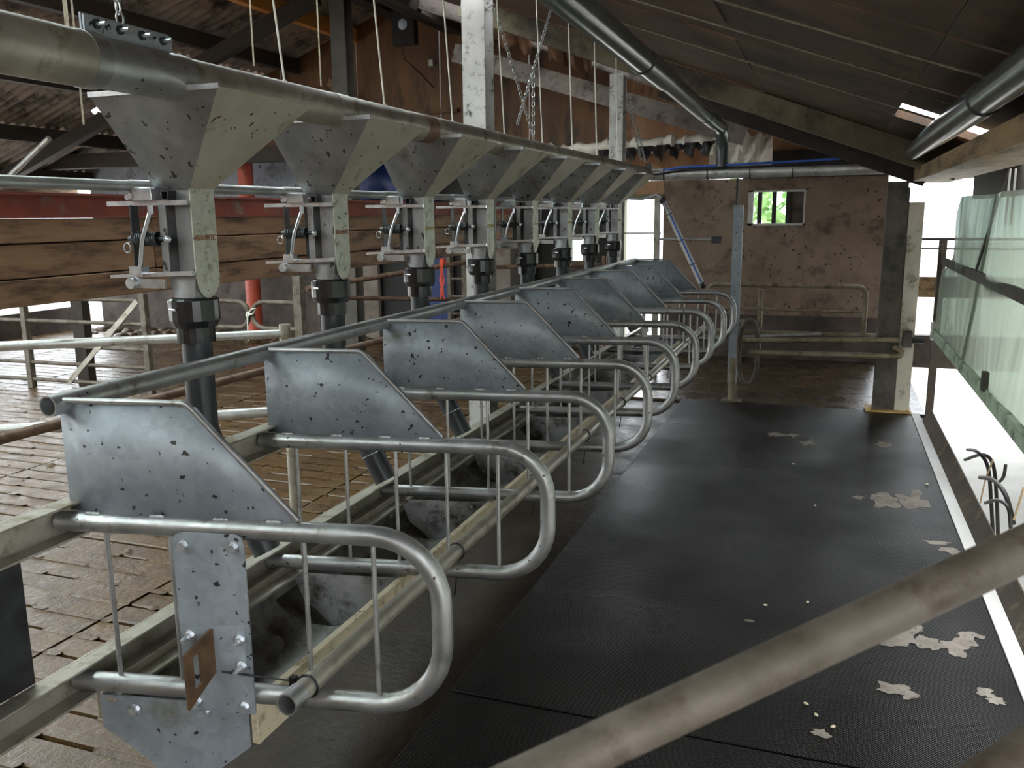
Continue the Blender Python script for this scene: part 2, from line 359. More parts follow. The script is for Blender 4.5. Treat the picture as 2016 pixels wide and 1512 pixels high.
# dung plugging the slots
dm = MB()
for s_ in slats:
    _, xa, xb, y = s_
    x = xa
    dens = 0.66 if xa > -3.5 else 0.42
    while x > xb:
        ln = rnd.uniform(0.06, 0.34)
        x2 = max(xb, x-ln)
        if rnd.random() < dens:
            h = rnd.uniform(-0.003, 0.0025)
            dm.add([(x, y-0.031, h), (x2, y-0.031, h), (x2-0.012, y-0.012, h+0.002), (x2, y+0.009, h), (x, y+0.009, h), (x+0.012, y-0.012, h+0.002)], [(0, 1, 2, 3, 4, 5)])
        x = x2
du = dm.build('dung_plugs', 'slat_brown', fl, 0); du['kind'] = 'stuff'
# clumps and a dung ridge along the far edge of the yard
cm = MB()
for k in range(260):
    x = rnd.uniform(-10.8, -3.0); y = 10.45+rnd.gauss(0, 0.14)
    r = rnd.uniform(0.03, 0.1)
    cm.ball((x, y, 0.0), r, 7, 4, (1.4, 1.2, rnd.uniform(0.5, 1.0)))
for k in range(120):
    x = rnd.uniform(-8, -2.2); y = rnd.uniform(1.6, 9)
    cm.ball((x, y, -0.004), rnd.uniform(0.008, 0.03), 6, 4, (1.5, 1.2, 0.55))
cl = cm.build('dung_clumps', 'dung', fl, 60); cl['kind'] = 'stuff'

# ground outside
g = MB().box(-60, 60, -40, 80, -0.9, -0.82).build('ground', 'yard_ground'); tag(g, 'pale bright ground outside the barn', 'ground', kind='structure')

# rubber mats ---------------------------------------------------------
def mat_piece(y0, y1, label):
    mb = MB(); mb.box(MATX0, MATX1, y0, y1, -0.035, 0.0)
    return tag(mb.build('rubber_mat', 'rubber_mat', bevel=0.004), label, 'mat')
mat_piece(-2.5, 2.655, 'black ribbed rubber mat under the slanting foreground rail')
mat_piece(2.665, 8.05, 'long black ribbed rubber mat running up to the grey steel post')
# dried pale patches on the mats
def patch(px, py, rx, ry, seed, mb):
    c = atZ(px, py, 0); rr = random.Random(seed); n = 26
    ring = []
    for k in range(n):
        a = 2*PI*k/n
        f = 0.62+0.55*noise.noise(Vector((math.cos(a)*1.6+seed*3.1, math.sin(a)*1.6, seed)))+rr.uniform(-0.07, 0.07)
        ring.append((c.x+rx*f*math.cos(a), c.y+ry*f*math.sin(a), 0.0008))
    mb.add([(c.x, c.y, 0.0012)]+ring, [(0, 1+k, 1+(k+1) % n) for k in range(n)])
pt = MB()
for i, (px, py, rx, ry) in enumerate([(1740, 985, .13, .2), (1800, 985, .14, .26), (1690, 980, .05, .06), (1720, 982, .04, .06), (1770, 1255, .1, .12), (1830, 1265, .08, .1), (1745, 1262, .06, .07),
        (1800, 1235, .06, .07), (1880, 1275, .09, .12), (1905, 1262, .06, .08), (1755, 1355, .1, .06), (1790, 1370, .05, .05), (1615, 1443, .05, .04), (1940, 1365, .05, .05), (1960, 1380, .05, .04),
        (1845, 1068, .1, .05), (1870, 1085, .08, .06), (1530, 856, .1, .1), (1560, 857, .06, .08), (1590, 872, .08, .09), (1740, 875, .09, .1), (1475, 1222, .03, .025), (1915, 1250, .07, .05)]):
    patch(px, py, rx, ry, i+1, pt)
tag(pt.build('dried_patches', 'dried_milk', None, 0), 'pale dried stains scattered over the right side of the black mats', 'stain', kind='stuff')
# crumbs of feed on the mat
for i, (px, py) in enumerate([(1507, 1191), (1590, 1185), (1587, 1385), (1640, 1430), (1607, 1407), (1825, 953), (1605, 995), (1562, 913)]):
    c = atZ(px, py, 0.004)
    mb = MB(); mb.ball((0, 0, 0), 0.0075, 6, 4, (1.5, 0.9, 0.55))
    o = tag(mb.build('feed_crumb', 'debris_pale'), 'tiny pale feed crumb lying on the black mat', 'crumb', 'feed crumbs on the mat'); o.location = c; o.rotation_euler = (0, 0, i*1.3)

# end wall (far) --------------------------------------------------------
YW = 10.8
we = struct('wall_end', 'far end wall of plaster, plywood and doors', 'wall')
def wbox(name, x0, x1, z0, z1, mat, y=YW, t=0.16): return MB().box(x0, x1, y, y+t, z0, z1).build(name, mat, we)
# pink plaster with window hole: window x -0.93..-0.29, z 1.555..1.96
WX0, WX1, WZ0, WZ1 = -0.93, -0.29, 1.555, 1.96
wbox('plaster', -1.93, WX0, 0, 2.1, 'plaster_pink'); wbox('plaster', WX0, WX1, 0, WZ0, 'plaster_pink'); wbox('plaster', WX0, WX1, WZ1, 2.1, 'plaster_pink')
wbox('plaster', WX1, 0.58, 0, 2.1, 'plaster_pink')
wbox('shaded_lintel', -1.0, 0.58, 2.1, 2.4, 'plaster_shaded', YW-0.05)  # dark band painting in the shade at the top right of the wall
wbox('skirting', -1.93, 0.58, -0.05, 0.5, 'wall_dirty', YW-0.03)
# dirty left wall under white plaster
wbox('plaster', -10.85, -6.6, 1.3, 2.62, 'plaster_blue'); wbox('dirty_plaster', -10.85, -6.6, -0.05, 1.3, 'wall_dirty')
wbox('dark_infill', -6.6, -3.12, -0.05, 2.3, 'dark_door'); wbox('dark_infill', -3.12, -2.84, -0.05, 1.1, 'wall_dirty'); wbox('dark_infill', -3.12, -2.84, 1.42, 2.2, 'wall_dirty')
wbox('dark_infill', -2.84, -2.44, -0.05, 2.2, 'dark_door')
wbox('door_head', -2.44, -1.93, 1.92, 2.2, 'plywood_orange')
# plywood boards up to the roof line (roof rises to the ridge at x = -5.4)
def roof_z(x): return 2.22+0.37*(0.6-x) if x > -5.4 else 4.44-0.37*(-5.4-x)
edges = [-10.9, -9.7, -8.5, -7.3, -6.1, -4.88, -3.66, -2.44, -1.22, 0.0, 0.62]
for i in range(len(edges)-1):
    xa, xb = edges[i]+0.006, edges[i+1]-0.006
    zb = 2.2 if xa > -6.5 else 2.62
    if xb > -1.0: zb = 2.4
    za, zc = roof_z(xa)+0.02, roof_z(xb)+0.02
    if max(za, zc) <= zb+0.02: continue
    poly = [(xa, YW+0.03+0.01*(i % 2), zb), (xb, YW+0.03+0.01*(i % 2), zb), (xb, YW+0.03+0.01*(i % 2), max(zb, zc))]
    if xa < -5.4 < xb: poly.append((-5.4, YW+0.03+0.01*(i % 2), roof_z(-5.4)))
    poly.append((xa, YW+0.03+0.01*(i % 2), max(zb, za)))
    MB().prism(poly, (0, 0.05, 0)).build('plywood_board', 'plywood_orange' if xa > -2.6 else 'plywood', we)
MB().box(-6.9, -4.62, YW-0.03, YW+0.03, 3.02, 3.07).build('rail', 'plywood', we)
MB().beam((-6.5, YW-0.04, 3.5), (-4.4, YW-0.04, 2.2), 0.03, 0.1).build('brace', 'timber_light', we)
# far window
w1 = struct('window_1', 'small window in the pink plaster wall', 'window')
fr = MB(); fr.box(WX0, WX1, YW-0.01, YW+0.06, WZ0, WZ0+0.025); fr.box(WX0, WX0+0.06, YW-0.01, YW+0.06, WZ0, WZ1); fr.box(WX1-0.02, WX1, YW-0.01, YW+0.06, WZ0, WZ1); fr.box(WX0, WX1, YW-0.01, YW+0.06, WZ1-0.02, WZ1)
fr.build('window_frame', 'frame_white', w1)
for x in (-0.80, -0.635, -0.48): MB().box(x-0.025, x+0.025, YW+0.02, YW+0.07, WZ0, WZ1).build('mullion', 'box_black', w1)
MB().box(-0.46, -0.31, YW+0.05, YW+0.06, WZ0, WZ1).build('shutter_board', 'wall_dirty', w1)
MB().box(WX0+0.05, -0.48, YW+0.08, YW+0.084, WZ0, WZ1).build('pane', 'window_glass', w1)
# left window hole frame
w2 = struct('window_2', 'low window between the feed tubes in the end wall', 'window')
f2 = MB(); f2.box(-3.12, -2.84, YW-0.02, YW+0.02, 1.09, 1.13); f2.box(-3.12, -2.84, YW-0.02, YW+0.02, 1.4, 1.43); f2.box(-3.12, -3.09, YW-0.02, YW+0.02, 1.1, 1.42); f2.box(-2.87, -2.84, YW-0.02, YW+0.02, 1.1, 1.42)
f2.build('window_frame', 'frame_green', w2)
MB().box(-3.1, -2.86, YW+0.05, YW+0.054, 1.12, 1.42).build('pane', 'window_glass', w2)
# door opening with jambs
d1 = struct('door_1', 'bright open doorway in the end wall', 'door')
MB().box(-2.47, -2.41, YW-0.04, YW+0.16, -0.02, 1.92).build('door_jamb', 'frame_green', d1)
MB().box(-2.44, -1.93, YW-0.04, YW+0.16, 1.88, 1.94).build('door_head', 'frame_green', d1)
MB().beam((-2.42, YW, 1.47), (-1.95, YW, 1.47), 0.025, 0.025).build('door_bar', 'frame_white', d1)
# left doors in the end wall
def door(n, x0, x1, z1, mat, label):
    d = struct(n, label, 'door'); MB().box(x0, x1, YW-0.06, YW-0.005, 0.02, z1).build('door_leaf', mat, d, bevel=0.006)
    MB().box(x0-0.05, x0, YW-0.07, YW, 0, z1+0.04).build('door_jamb', 'dung_tube', d); MB().box(x1, x1+0.04, YW-0.07, YW, 0, z1+0.04).build('door_jamb', 'timber_dark', d)
door('door_2', -6.4, -5.85, 1.5, 'grey_door', 'grey painted door panel behind the second dispenser')
door('door_3', -5.3, -4.75, 1.6, 'blue_door', 'dark blue door behind the orange twine')
door('door_4', -4.2, -3.6, 1.55, 'grey_door', 'worn brown door panel behind the fourth dispenser')
# blue tarpaulin hanging above
mb = MB(); n = 14
pts = []
for k in range(n+1):
    x = -6.25+1.35*k/n
    pts.append((x, YW-0.16+0.05*math.sin(k*1.3), 2.42)); pts.append((x, YW-0.12+0.07*math.sin(k*1.3+0.4), 1.86+0.05*math.sin(k*0.9)))
mb.add(pts, [(2*k, 2*k+1, 2*k+3, 2*k+2) for k in range(n)])
o = mb.build('tarpaulin', 'blue_door', None, 80); so = o.modifiers.new('solid', 'SOLIDIFY'); so.thickness = 0.006
tag(o, 'blue tarpaulin hanging high on the end wall behind the hoppers', 'tarpaulin')

# side and right outside -------------------------------------------------
wr = struct('wall_right', 'low white pit wall and window wall on the right', 'wall')
MB().box(2.3, 2.45, -3, 11, -0.82, 0.95).build('pit_wall', 'white_wall', wr)
MB().box(0.86, 2.3, -3, 11, -0.9, -0.8).build('pit_floor', 'white_wall', wr)
MB().box(0.80, 0.86, -3, 8.2, -0.85, -0.036).build('pit_edge', 'white_wall', wr)
MB().box(0.62, 2.3, YW, YW+0.1, 0.75, 0.98).build('fence_board', 'timber_light', wr)
MB().box(0.62, 2.3, YW, YW+0.1, 1.28, 1.30).build('fence_rail', 'post_dark', wr)
MB().box(0.62, 2.3, YW, YW+0.1, 1.38, 1.41).build('fence_rail', 'post_dark', wr)
MB().box(0.62, 2.3, YW-0.02, YW+0.1, -0.05, 0.32).build('low_wall', 'wall_dirty', wr)
MB().box(2.3, 2.45, 5.0, 11, 0.95, 2.3).build('shade_boards', 'timber_dark', wr)  # added boards, block side daylight from the end wall
MB().box(1.15, 2.5, 5.0, 11, 2.05, 2.1).build('shade_roof', 'timber_dark', wr)  # added roof, keeps sky light off the end wall
for yy in (4.9, 1.6): MB().box(2.33, 2.42, yy, yy+0.12, 0.95, 2.1).build('window_post', 'post_dark', wr)
MB().box(2.33, 2.42, -3, 11, 1.72, 1.95).build('lintel', 'post_dark', wr)
MB().box(1.10, 1.16, 2.2, 8.3, 1.80, 2.02).build('fascia_board', 'post_dark', wr)

wb = struct('wall_back_shade', 'unseen board wall added at the near end to block daylight', 'wall')  # unseen, added to cut daylight from behind the camera
for k in range(14): MB().box(-11.2+k*0.97, -11.2+k*0.97+0.96, -3.1, -3.0, -0.1, min(4.3, roof_z(-11.2+k*0.97), roof_z(-10.24+k*0.97))-0.1).build('board', 'timber_beam', wb)
# ceiling ------------------------------------------------------------------
ce = struct('ceiling', 'dark boarded underside of the barn roof', 'ceiling')
def roof_panel(xa, xb, ya, yb, t=0.05, mat='roof_board', dz=0.0):
    za, zb = roof_z(xa)+dz, roof_z(xb)+dz
    poly = [(xa, ya, za), (xb, ya, zb), (xb, ya, zb+t), (xa, ya, za+t)]
    return MB().prism(poly, (0, yb-ya, 0)).build('roof_board', mat, ce)
ycuts = [-3.0, -1.9, -0.8, 0.3, 1.4, 2.5, 3.6, 4.75, 5.2, 6.3, 7.5, 8.72, 9.08, 10.0, 11.0]
xcuts = [-5.4, -4.2, -3.0, -1.75, -0.55, 0.35, 1.15]
for i in range(len(ycuts)-1):
    for j in range(len(xcuts)-1):
        ya, yb = ycuts[i]+0.006, ycuts[i+1]-0.006; xa, xb = xcuts[j], xcuts[j+1]-0.004
        if abs(ycuts[i]-8.72) < .01 and -4.3 < xa < -1.8: continue       # open strips over the frames
        if abs(ycuts[i]-4.75) < .01 and -4.3 < xa < -1.8: continue
        if (-3.1 < ycuts[i] < -0.5 and -4.3 < xa < -1.8) or (ycuts[i] < 7 and -4.3 < xa < -3.1):
            roof_panel(xa, xb, ya, yb, 0.006, 'window_glass').name = 'rooflight'; continue
        if xa == 0.35:
            if abs(ycuts[i]-5.2) < .01: yb = 5.72
            if abs(ycuts[i]-9.08) < .01: ya = 9.25
        roof_panel(xa, xb, ya, yb, dz=rnd.uniform(-0.006, 0.012))
# battens/rafters carrying the right roof (run down the slope)
for y in (7.65,): 
    MB().beam((-3.2, y, roof_z(-3.2)-0.09), (0.9, y, roof_z(0.9)-0.09), 0.14, 0.17).build('rafter', 'roof_edge', ce)
MB().beam((-1.5, 8.25, roof_z(-1.5)-0.14), (0.75, 8.25, roof_z(0.75)-0.14), 0.10, 0.24).build('rafter', 'timber_dark', ce)
for x in (-4.7, -4.25): MB().box(x-0.05, x+0.05, -3, 10.8, roof_z(x)-0.2, roof_z(x)-0.01).build('purlin', 'timber_dark', ce)
MB().box(-5.5, -5.3, -3, 10.8, 4.2, 4.42).build('ridge_beam', 'timber_dark', ce)
# corrugated fibre cement sheets on the left slope
def corr(ya, yb, xa, xb):
    n = int((yb-ya)/0.0187); vs = []; fs = []
    for k in range(n+1):
        y = ya+(yb-ya)*k/n; dz = 0.026*math.sin(2*PI*y/0.15)
        vs += [(xa, y, roof_z(xa)+dz), (xb, y, roof_z(xb)+dz)]
    fs = [(2*k, 2*k+1, 2*k+3, 2*k+2) for k in range(n)]
    return MB().add(vs, fs)
for i in range(13):
    ya = -2.6+i*1.05
    for (xa, xb) in ((-5.4, -7.6), (-7.5, -9.7), (-9.6, -11.4)):
        if ya < 4.9 and xa > -9: 
            corr(ya, ya+1.06, xa, xb).build('rooflight', 'window_glass', ce, 60); continue
        if i == 11 and xa == -7.5:
            for a4 in ((ya, ya+1.06, -7.5, -8.7), (ya, ya+0.22, -8.7, -9.1), (ya+0.5, ya+1.06, -8.7, -9.1), (ya, ya+1.06, -9.1, -9.7)): corr(*a4).build('corrugated_sheet', 'fibre_cement', ce, 60)
            continue
        corr(ya, min(ya+1.06, 11.0), xa, xb).build('corrugated_sheet', 'fibre_cement', ce, 60)
for x, m_ in ((-6.1, 'timber_orange'), (-7.0, 'timber_dark'), (-8.3, 'timber_dark'), (-9.6, 'timber_dark'), (-10.8, 'timber_dark')):
    MB().box(x-0.05, x+0.05, -2.6, 10.8, roof_z(x)-0.21, roof_z(x)-0.03).build('purlin', m_, ce)
MB().beam((-5.5, 4.9, 4.1), (-11.0, 4.9, 2.05), 0.12, 0.16).build('rafter', 'timber_dark', ce)
MB().beam((-5.5, 8.95, 4.1), (-11.0, 8.95, 2.05), 0.12, 0.16).build('rafter', 'timber_dark', ce)

# posts and frames -----------------------------------------------------
def hpost(name, x0, x1, y0, y1, z1, mat, label, wf='x'):
    t = thing(name, label, 'post', ((x0+x1)/2, (y0+y1)/2, 0)); hx, hy = (x1-x0)/2, (y1-y0)/2; tf = 0.012
    MB().box(-hx, hx, -hy, -hy+tf, 0, z1).build('flange', mat, t); MB().box(-hx, hx, hy-tf, hy, 0, z1).build('flange', mat, t)
    MB().box(-0.006, 0.006, -hy+tf, hy-tf, 0, z1).build('web', mat, t)
    return t
hpost('steel_post', -2.135, -1.99, 5.07, 5.22, 3.05, 'painted_steel', 'white flaking steel post behind the fourth feed dispenser')
hpost('steel_post', -2.125, -1.99, 8.77, 8.92, 3.06, 'painted_steel', 'white flaking steel post rising beside the rolled tarpaulin')
hpost('steel_post', -5.28, -5.10, 8.83, 9.01, 4.2, 'post_dark', 'dark grey ridge post with the plywood gable behind it')
p = thing('steel_post', 'grimy grey steel post on an orange base plate at the mat corner', 'post', (0.57, 8.1, 0))
MB().box(-0.14, 0.02, -0.05, 0.1, 0.012, 1.95).build('web_face', 'post_grimy', p)
MB().box(0.03, 0.145, -0.05, -0.035, 0.012, 1.78).build('flange', 'post_cream', p); MB().box(0.02, 0.034, -0.05, 0.1, 0.012, 1.9).build('flange_edge', 'post_grimy', p)
MB().box(0.145, 0.152, -0.05, 0.1, 0.012, 1.78).build('flange_side', 'post_cream', p)
MB().box(-0.2, 0.17, -0.12, 0.14, 0.0, 0.014).build('base_plate', 'base_orange', p, bevel=0.003)
for x, y in ((-0.17, -0.1), (0.14, -0.1)): MB().tube([(x, y, 0.01), (x, y, 0.03)], 0.012, 6).build('bolt', 'base_orange', p, 0)
# frame rafter on the white posts
r_ = thing('frame_rafter', 'dusty pale steel rafter sloping above the second white post', 'rafter', (0, 8.84, 0))
z_at = lambda x: 3.06+0.37*(-2.06-x)
a, b_ = (-4.6, 0, z_at(-4.6)+0.1), (-0.9, 0, z_at(-0.9)+0.1)
MB().beam((a[0], 0, a[2]), (b_[0], 0, b_[2]), 0.012, 0.19).build('web', 'dusty_beam', r_)
for dz in (-0.1, 0.1): MB().beam((a[0], 0, a[2]+dz), (b_[0], 0, b_[2]+dz), 0.12, 0.014).build('flange', 'dusty_beam', r_)
r2 = thing('frame_rafter', 'grey second rafter running low behind the white post', 'rafter', (0, 9.75, 0))
MB().beam((-4.2, 0, 3.55), (-0.9, 0, 2.5), 0.08, 0.2).build('web', 'dusty_beam', r2)
# hanging insulation scraps above rafter
for k, (x, w_) in enumerate([(-3.55, 0.62), (-2.75, 0.45)]):
    mb = MB(); n = 10; pts = []
    for i in range(n+1):
        xx = x+w_*i/n
        pts += [(xx, 8.76, roof_z(xx)-0.02), (xx, 8.80+0.05*math.sin(i*1.7+k), roof_z(xx)-0.17-0.08*abs(math.sin(i*2.3+k)))]
    mb.add(pts, [(2*i, 2*i+1, 2*i+3, 2*i+2) for i in range(n)])
    o = mb.build('insulation_scrap', 'insulation', None, 60); so = o.modifiers.new('solid', 'SOLIDIFY'); so.thickness = 0.05
    tag(o, ['large brown insulation tuft hanging above the steel rafter', 'smaller brown insulation tuft beside the roof gap'][k], 'insulation')

# timber beam and left wall of boards behind the feeders -----------------------
tb = thing('timber_wall', 'long timber board wall under a red steel beam behind the dispensers', 'wall', (-3.5, 0, 0))
zs = [1.31, 1.44, 1.60, 1.7175]
for k in range(3):
    for j, (ya, yb) in enumerate(((-2.0, 3.9), (3.905, 7.6), (7.605, 10.75))):
        MB().box(-0.09+0.004*k, 0.0-0.006*((k+j) % 2), ya, yb, zs[k]+0.003, zs[k+1]-0.003).build('plank', ['timber_light', 'timber_beam', 'timber_beam'][k] if k else 'timber_beam', tb, bevel=0.004)
MB().box(-0.11, -0.092, -2.0, 10.75, 1.32, 1.714).build('light_stop_board', 'timber_dark', tb)  # unseen, added so no daylight leaks between the planks
rb = thing('red_steel_beam', 'red painted steel beam lying on the timber board wall', 'beam', (-3.5, 0, 1.715))
MB().box(-0.1, 0.006, -2.0, 10.75, 0, 0.012).build('flange', 'red_paint', rb); MB().box(-0.1, 0.006, -2.0, 10.75, 0.108, 0.12).build('flange', 'red_paint', rb); MB().box(-0.02, -0.01, -2.0, 10.75, 0.0, 0.12).build('web', 'red_paint', rb)
for y in (5.9, 10.3):
    o = MB().box(-3.74, -3.6, y, y+0.14, -0.02, 1.31+0.5).build('timber_post', 'timber_dark'); tag(o, 'dark timber post holding the board wall ' + ('near the twine-tied hoops' if y < 7 else 'against the end wall'), 'post')

# =================================================================== FEEDING LINE
XJ, ZJ, Y0, DA = -1.6549, 1.2985, 1.5099, 0.19013
def make_divider():
    t = thing('stall_divider', '', 'stall divider', (XJ, Y0, 0), DA, 'stall dividers along the trough')
    r = 0.158; ux = 0.888
    path = [(-0.05, 0, 1.0)] + [(ux-r+r*math.cos(a), 0, 1.0-r+r*math.sin(a)) for a in [PI/2-PI/2*k/8 for k in range(9)]]
    path += [(ux-r+r*math.cos(a), 0, 0.585+r+r*math.sin(a)) for a in [-PI/2*k/8 for k in range(9)]] + [(-0.05, 0, 0.585)]
    MB().tube(path, 0.024, 18).build('tube_frame', 'galv_tube', t, 50)
    for n in range(5):
        u = 0.0702+0.1652*n
        MB().tube([(u, 0, 0.6), (u, 0, 0.985)], 0.0062, 8).build('bar', 'galv_tube', t)
    th = 0.004
    cols = [(-0.031, 0.022), (0.02, 0.014), (0.07, 0.003), (0.10, 0.0), (0.325, 0.0)]
    vs = []; 
    for u, y in cols: vs += [(u, y, 1.288), (u, y, 1.022)]
    vs += [(0.553, 0, 1.022)]
    fs = [(2*k, 2*k+1, 2*k+3, 2*k+2) for k in range(4)] + [(8, 9, 10)]
    pn = MB().add(vs, fs).build('panel', 'galv_sheet', t, 40); so = pn.modifiers.new('solid', 'SOLIDIFY'); so.thickness = th; so.offset = 0
    pth = [(-0.01, 0, 1.296), (0.29, 0, 1.296)] + [(0.29+0.03*math.sin(a), 0, 1.266+0.03*math.cos(a)) for a in (0.25, 0.5, 0.75)] + [(0.556, 0, 1.028)]
    MB().tube(pth, 0.0075, 10).build('edge_rod', 'galv_tube', t, 50)
    for u in (0.045, 0.21, 0.37, 0.5):
        mb = MB()
        for k in range(4): mb.ball((u+0.008*k-0.012, -0.006, 1.024), 0.008, 7, 4, (1.1, 0.8, 0.6))
        mb.build('weld', 'weld_silver', t, 60)
    return t
dv0 = make_divider(); dividers = [dv0]
for i in range(1, 9):
    c = copy_tree(dv0); c.location = (XJ, Y0+0.8*i, 0); dividers.append(c)
for i, d in enumerate(dividers):
    d['label'] = 'galvanised stall divider carrying the bolted plate and slotted bracket' if i == 0 else (
        'last galvanised stall divider, beside the white air cylinder' if i == 8 else 'galvanised stall divider, %s one behind the plate-carrying divider' % NTH[i-1])
# plate and bracket on divider 1
d = dividers[0]
def rrect(u0, u1, z0, z1, r, y):
    pts = []
    for (cx, cz, a0) in ((u1-r, z1-r, 0), (u0+r, z1-r, PI/2), (u0+0.004, z0+0.004, PI), (u1-0.004, z0+0.004, 1.5*PI)):
        rr = r if cz > (z0+z1)/2 else 0.004
        for k in range(5):
            a = a0+PI/2*k/4; pts.append((cx+rr*math.cos(a), y, cz+rr*math.sin(a)))
    return pts
pl = MB().prism(rrect(0.258, 0.434, 0.548, 0.998, 0.025, -0.032), (0, 0.005, 0)).build('mounting_plate', 'galv_sheet', d)
def bolt(parent, u, z, y, r=0.011, ln=0.016, shaft=0.0):
    mb = MB(); mb.tube([(u, y, z), (u, y-0.004, z)], r*1.35, 14); mb.tube([(u, y-0.004, z), (u, y-ln, z)], r, 6)
    if shaft: mb.tube([(u, y-ln, z), (u, y-ln-shaft, z)], r*0.5, 8)
    return mb.build('bolt', 'bright_zinc', parent, 30)
for u, z in ((0.285, 0.967), (0.408, 0.968), (0.287, 0.572), (0.407, 0.567)): bolt(pl, u, z, -0.032)
br = MB().prism([(0.262, -0.037, 0.612), (0.262, -0.037, 0.768), (0.424, -0.037, 0.772), (0.420, -0.037, 0.66), (0.39, -0.037, 0.652), (0.345, -0.037, 0.65)], (0, 0.005, 0)).build('angle_bracket', 'galv_sheet', pl)
def slot_leg():
    # plate projecting towards the camera, with a long slot
    a = Vector((0.345, -0.037, 0)); dirv = Vector((-0.32, -0.95, 0)).normalized(); L_ = 0.085
    def P(s_, z): v = a+dirv*s_; return (v.x, v.y, z)
    outer = [(0, 0.765), (L_, 0.735), (L_, 0.60), (0, 0.655)]
    inner = [(0.042, 0.728), (0.064, 0.722), (0.064, 0.635), (0.042, 0.648)]
    n = dirv.cross(Vector((0, 0, 1)))*0.009
    vs = [Vector(P(*p_)) for p_ in outer+inner]; vs += [v+n for v in vs]
    fs = []
    for k in range(4):
        k2 = (k+1) % 4
        fs += [(k, k2, 4+k2, 4+k), (8+k, 12+k, 12+k2, 8+k2), (k, 8+k, 8+k2, k2), (4+k, 4+k2, 12+k2, 12+k)]
    return MB().add(vs, fs)
slot_leg().build('slotted_leg', 'rust_brown', pl)
for u, z in ((0.285, 0.745), (0.41, 0.742), (0.41, 0.675)): bolt(pl, u, z, -0.037, 0.011, 0.014, 0.022)
for u, z in ((0.105, 0.52), (0.29, 0.53)): bolt(d, u, z, -0.006)

# neck rail
nr = thing('neck_rail', 'long galvanised neck rail joining the tops of all stall dividers', 'rail', (XJ-0.022, 1.48, 1.286))
MB().tube([(0, 0, 0), (0, 6.5, 0)], 0.0255, 20, True, 0.14).build('tube', 'galv_tube', nr, 50)
# channels
def channel(label, z0, z1, ya, yb, xb_=-1.715, dep=0.055):
    t = thing('steel_channel', label, 'channel', (xb_, ya, z0)); h = z1-z0; L_ = yb-ya; tk = 0.006
    MB().box(0, tk, 0, L_, 0, h).build('web', 'galv_dusty', t)
    MB().box(tk, dep, 0, L_, h-tk, h).build('flange', 'galv_dusty', t, bevel=0.0015); MB().box(tk, dep, 0, L_, 0, tk).build('flange', 'galv_dusty', t, bevel=0.0015)
    for y in (5.12-ya, 8.84-ya):
        if y < L_+1: MB().box(-0.275, 0, min(y, L_-0.03)-0.03, min(y, L_-0.03)+0.03, h*0.3, h*0.6).build('post_bracket', 'galv_dusty', t)
    return t
channel('upper galvanised channel holding the rear ends of the dividers', 0.958, 1.045, 0.7, 8.86)
channel('lower galvanised channel along the back of the feed trough', 0.545, 0.628, 0.7, 8.86)
o = MB().box(-1.735, -1.717, 1.06, 1.395, 0.628, 0.958).build('support_plate', 'dark_steel', None, bevel=0.002); tag(o, 'dark steel plate joining the two channels at their near end', 'plate')
# guide pipe through the dividers
gp = thing('guide_pipe', 'long straight galvanised pipe resting inside the divider frames', 'pipe', (-1.09, 1.5, 0.634))
MB().tube([(0, 0, 0), (0, 0.05, 0)], 0.0268, 18, True, 0.16).build('threaded_socket', 'galv_tube', gp, 50)
MB().tube([(0, 0.05, 0), (0, 6.9, 0)], 0.0245, 18).build('tube', 'galv_dusty', gp, 50)
# cable ties on the guide pipe
for i in range(9):
    y = Y0+0.8*i+0.13
    mb = MB(); 
    ring = [(-1.09+0.0275*math.cos(a), y+0.02 if i else y-0.055, 0.634+0.0275*math.sin(a)) for a in [2*PI*k/16 for k in range(17)]]
    mb.tube(ring, 0.0028, 6)
    yy = y+0.02 if i else y-0.055
    if i == 0: mb.tube([(-1.118, yy, 0.64), (-1.2, yy-0.02, 0.648), (-1.29, yy-0.05, 0.66)], 0.0022, 6); mb.box(-1.135, -1.12, yy-0.008, yy+0.008, 0.628, 0.652)
    else: mb.tube([(-1.075, yy-0.01, 0.61), (-1.083, yy-0.02, 0.56), (-1.092, yy-0.02, 0.49)], 0.0028, 6)
    tag(mb.build('cable_tie', 'tie_black'), 'black cable tie fastening the guide pipe to the plate-carrying divider' if i == 0 else 'black cable tie with a dangling tail at the %s divider behind the plate' % NTH[i-1], 'cable tie', 'cable ties on the guide pipe')

# feed trough
tr = thing('feed_trough', 'long grey steel feed trough with a cream front board under the dividers', 'trough', (0, 0, 0.33))
sk = lambda x: (x-XJ)*math.tan(DA)
sec = [(-1.645, 0.22), (-1.645, 0.13), (-1.555, 0.07), (-1.485, 0.01), (-1.385, 0.01), (-1.262, 0.11), (-1.262, 0.22)]
vs = []
for x, z in sec: vs += [(x, Y0+sk(x), z), (x, Y0+6.4+sk(x), z)]
sh = MB().add(vs, [(2*k, 2*k+1, 2*k+3, 2*k+2) for k in range(6)]).build('shell', 'trough_steel', tr, 0); so = sh.modifiers.new('solid', 'SOLIDIFY'); so.thickness = 0.004
MB().box(-1.262, -1.240, Y0+sk(-1.25), Y0+6.4+sk(-1.25), 0.118, 0.226).build('front_board', 'cream_board', tr, bevel=0.002)
MB().box(-1.66, -1.642, Y0+sk(-1.65), Y0+6.4, 0.15, 0.24).build('rear_edge', 'galv_dusty', tr, bevel=0.002)
MB().box(-1.640, -1.60, Y0+sk(-1.65), Y0+6.4, 0.205, 0.215).build('rear_lip', 'galv_dusty', tr, bevel=0.002)
for i in (0, 8):
    poly = [(x, Y0+0.8*i+sk(x)-0.004, z) for x, z in sec]
    MB().prism(poly, (0, 0.005, 0)).build('end_plate', 'galv_sheet', tr)
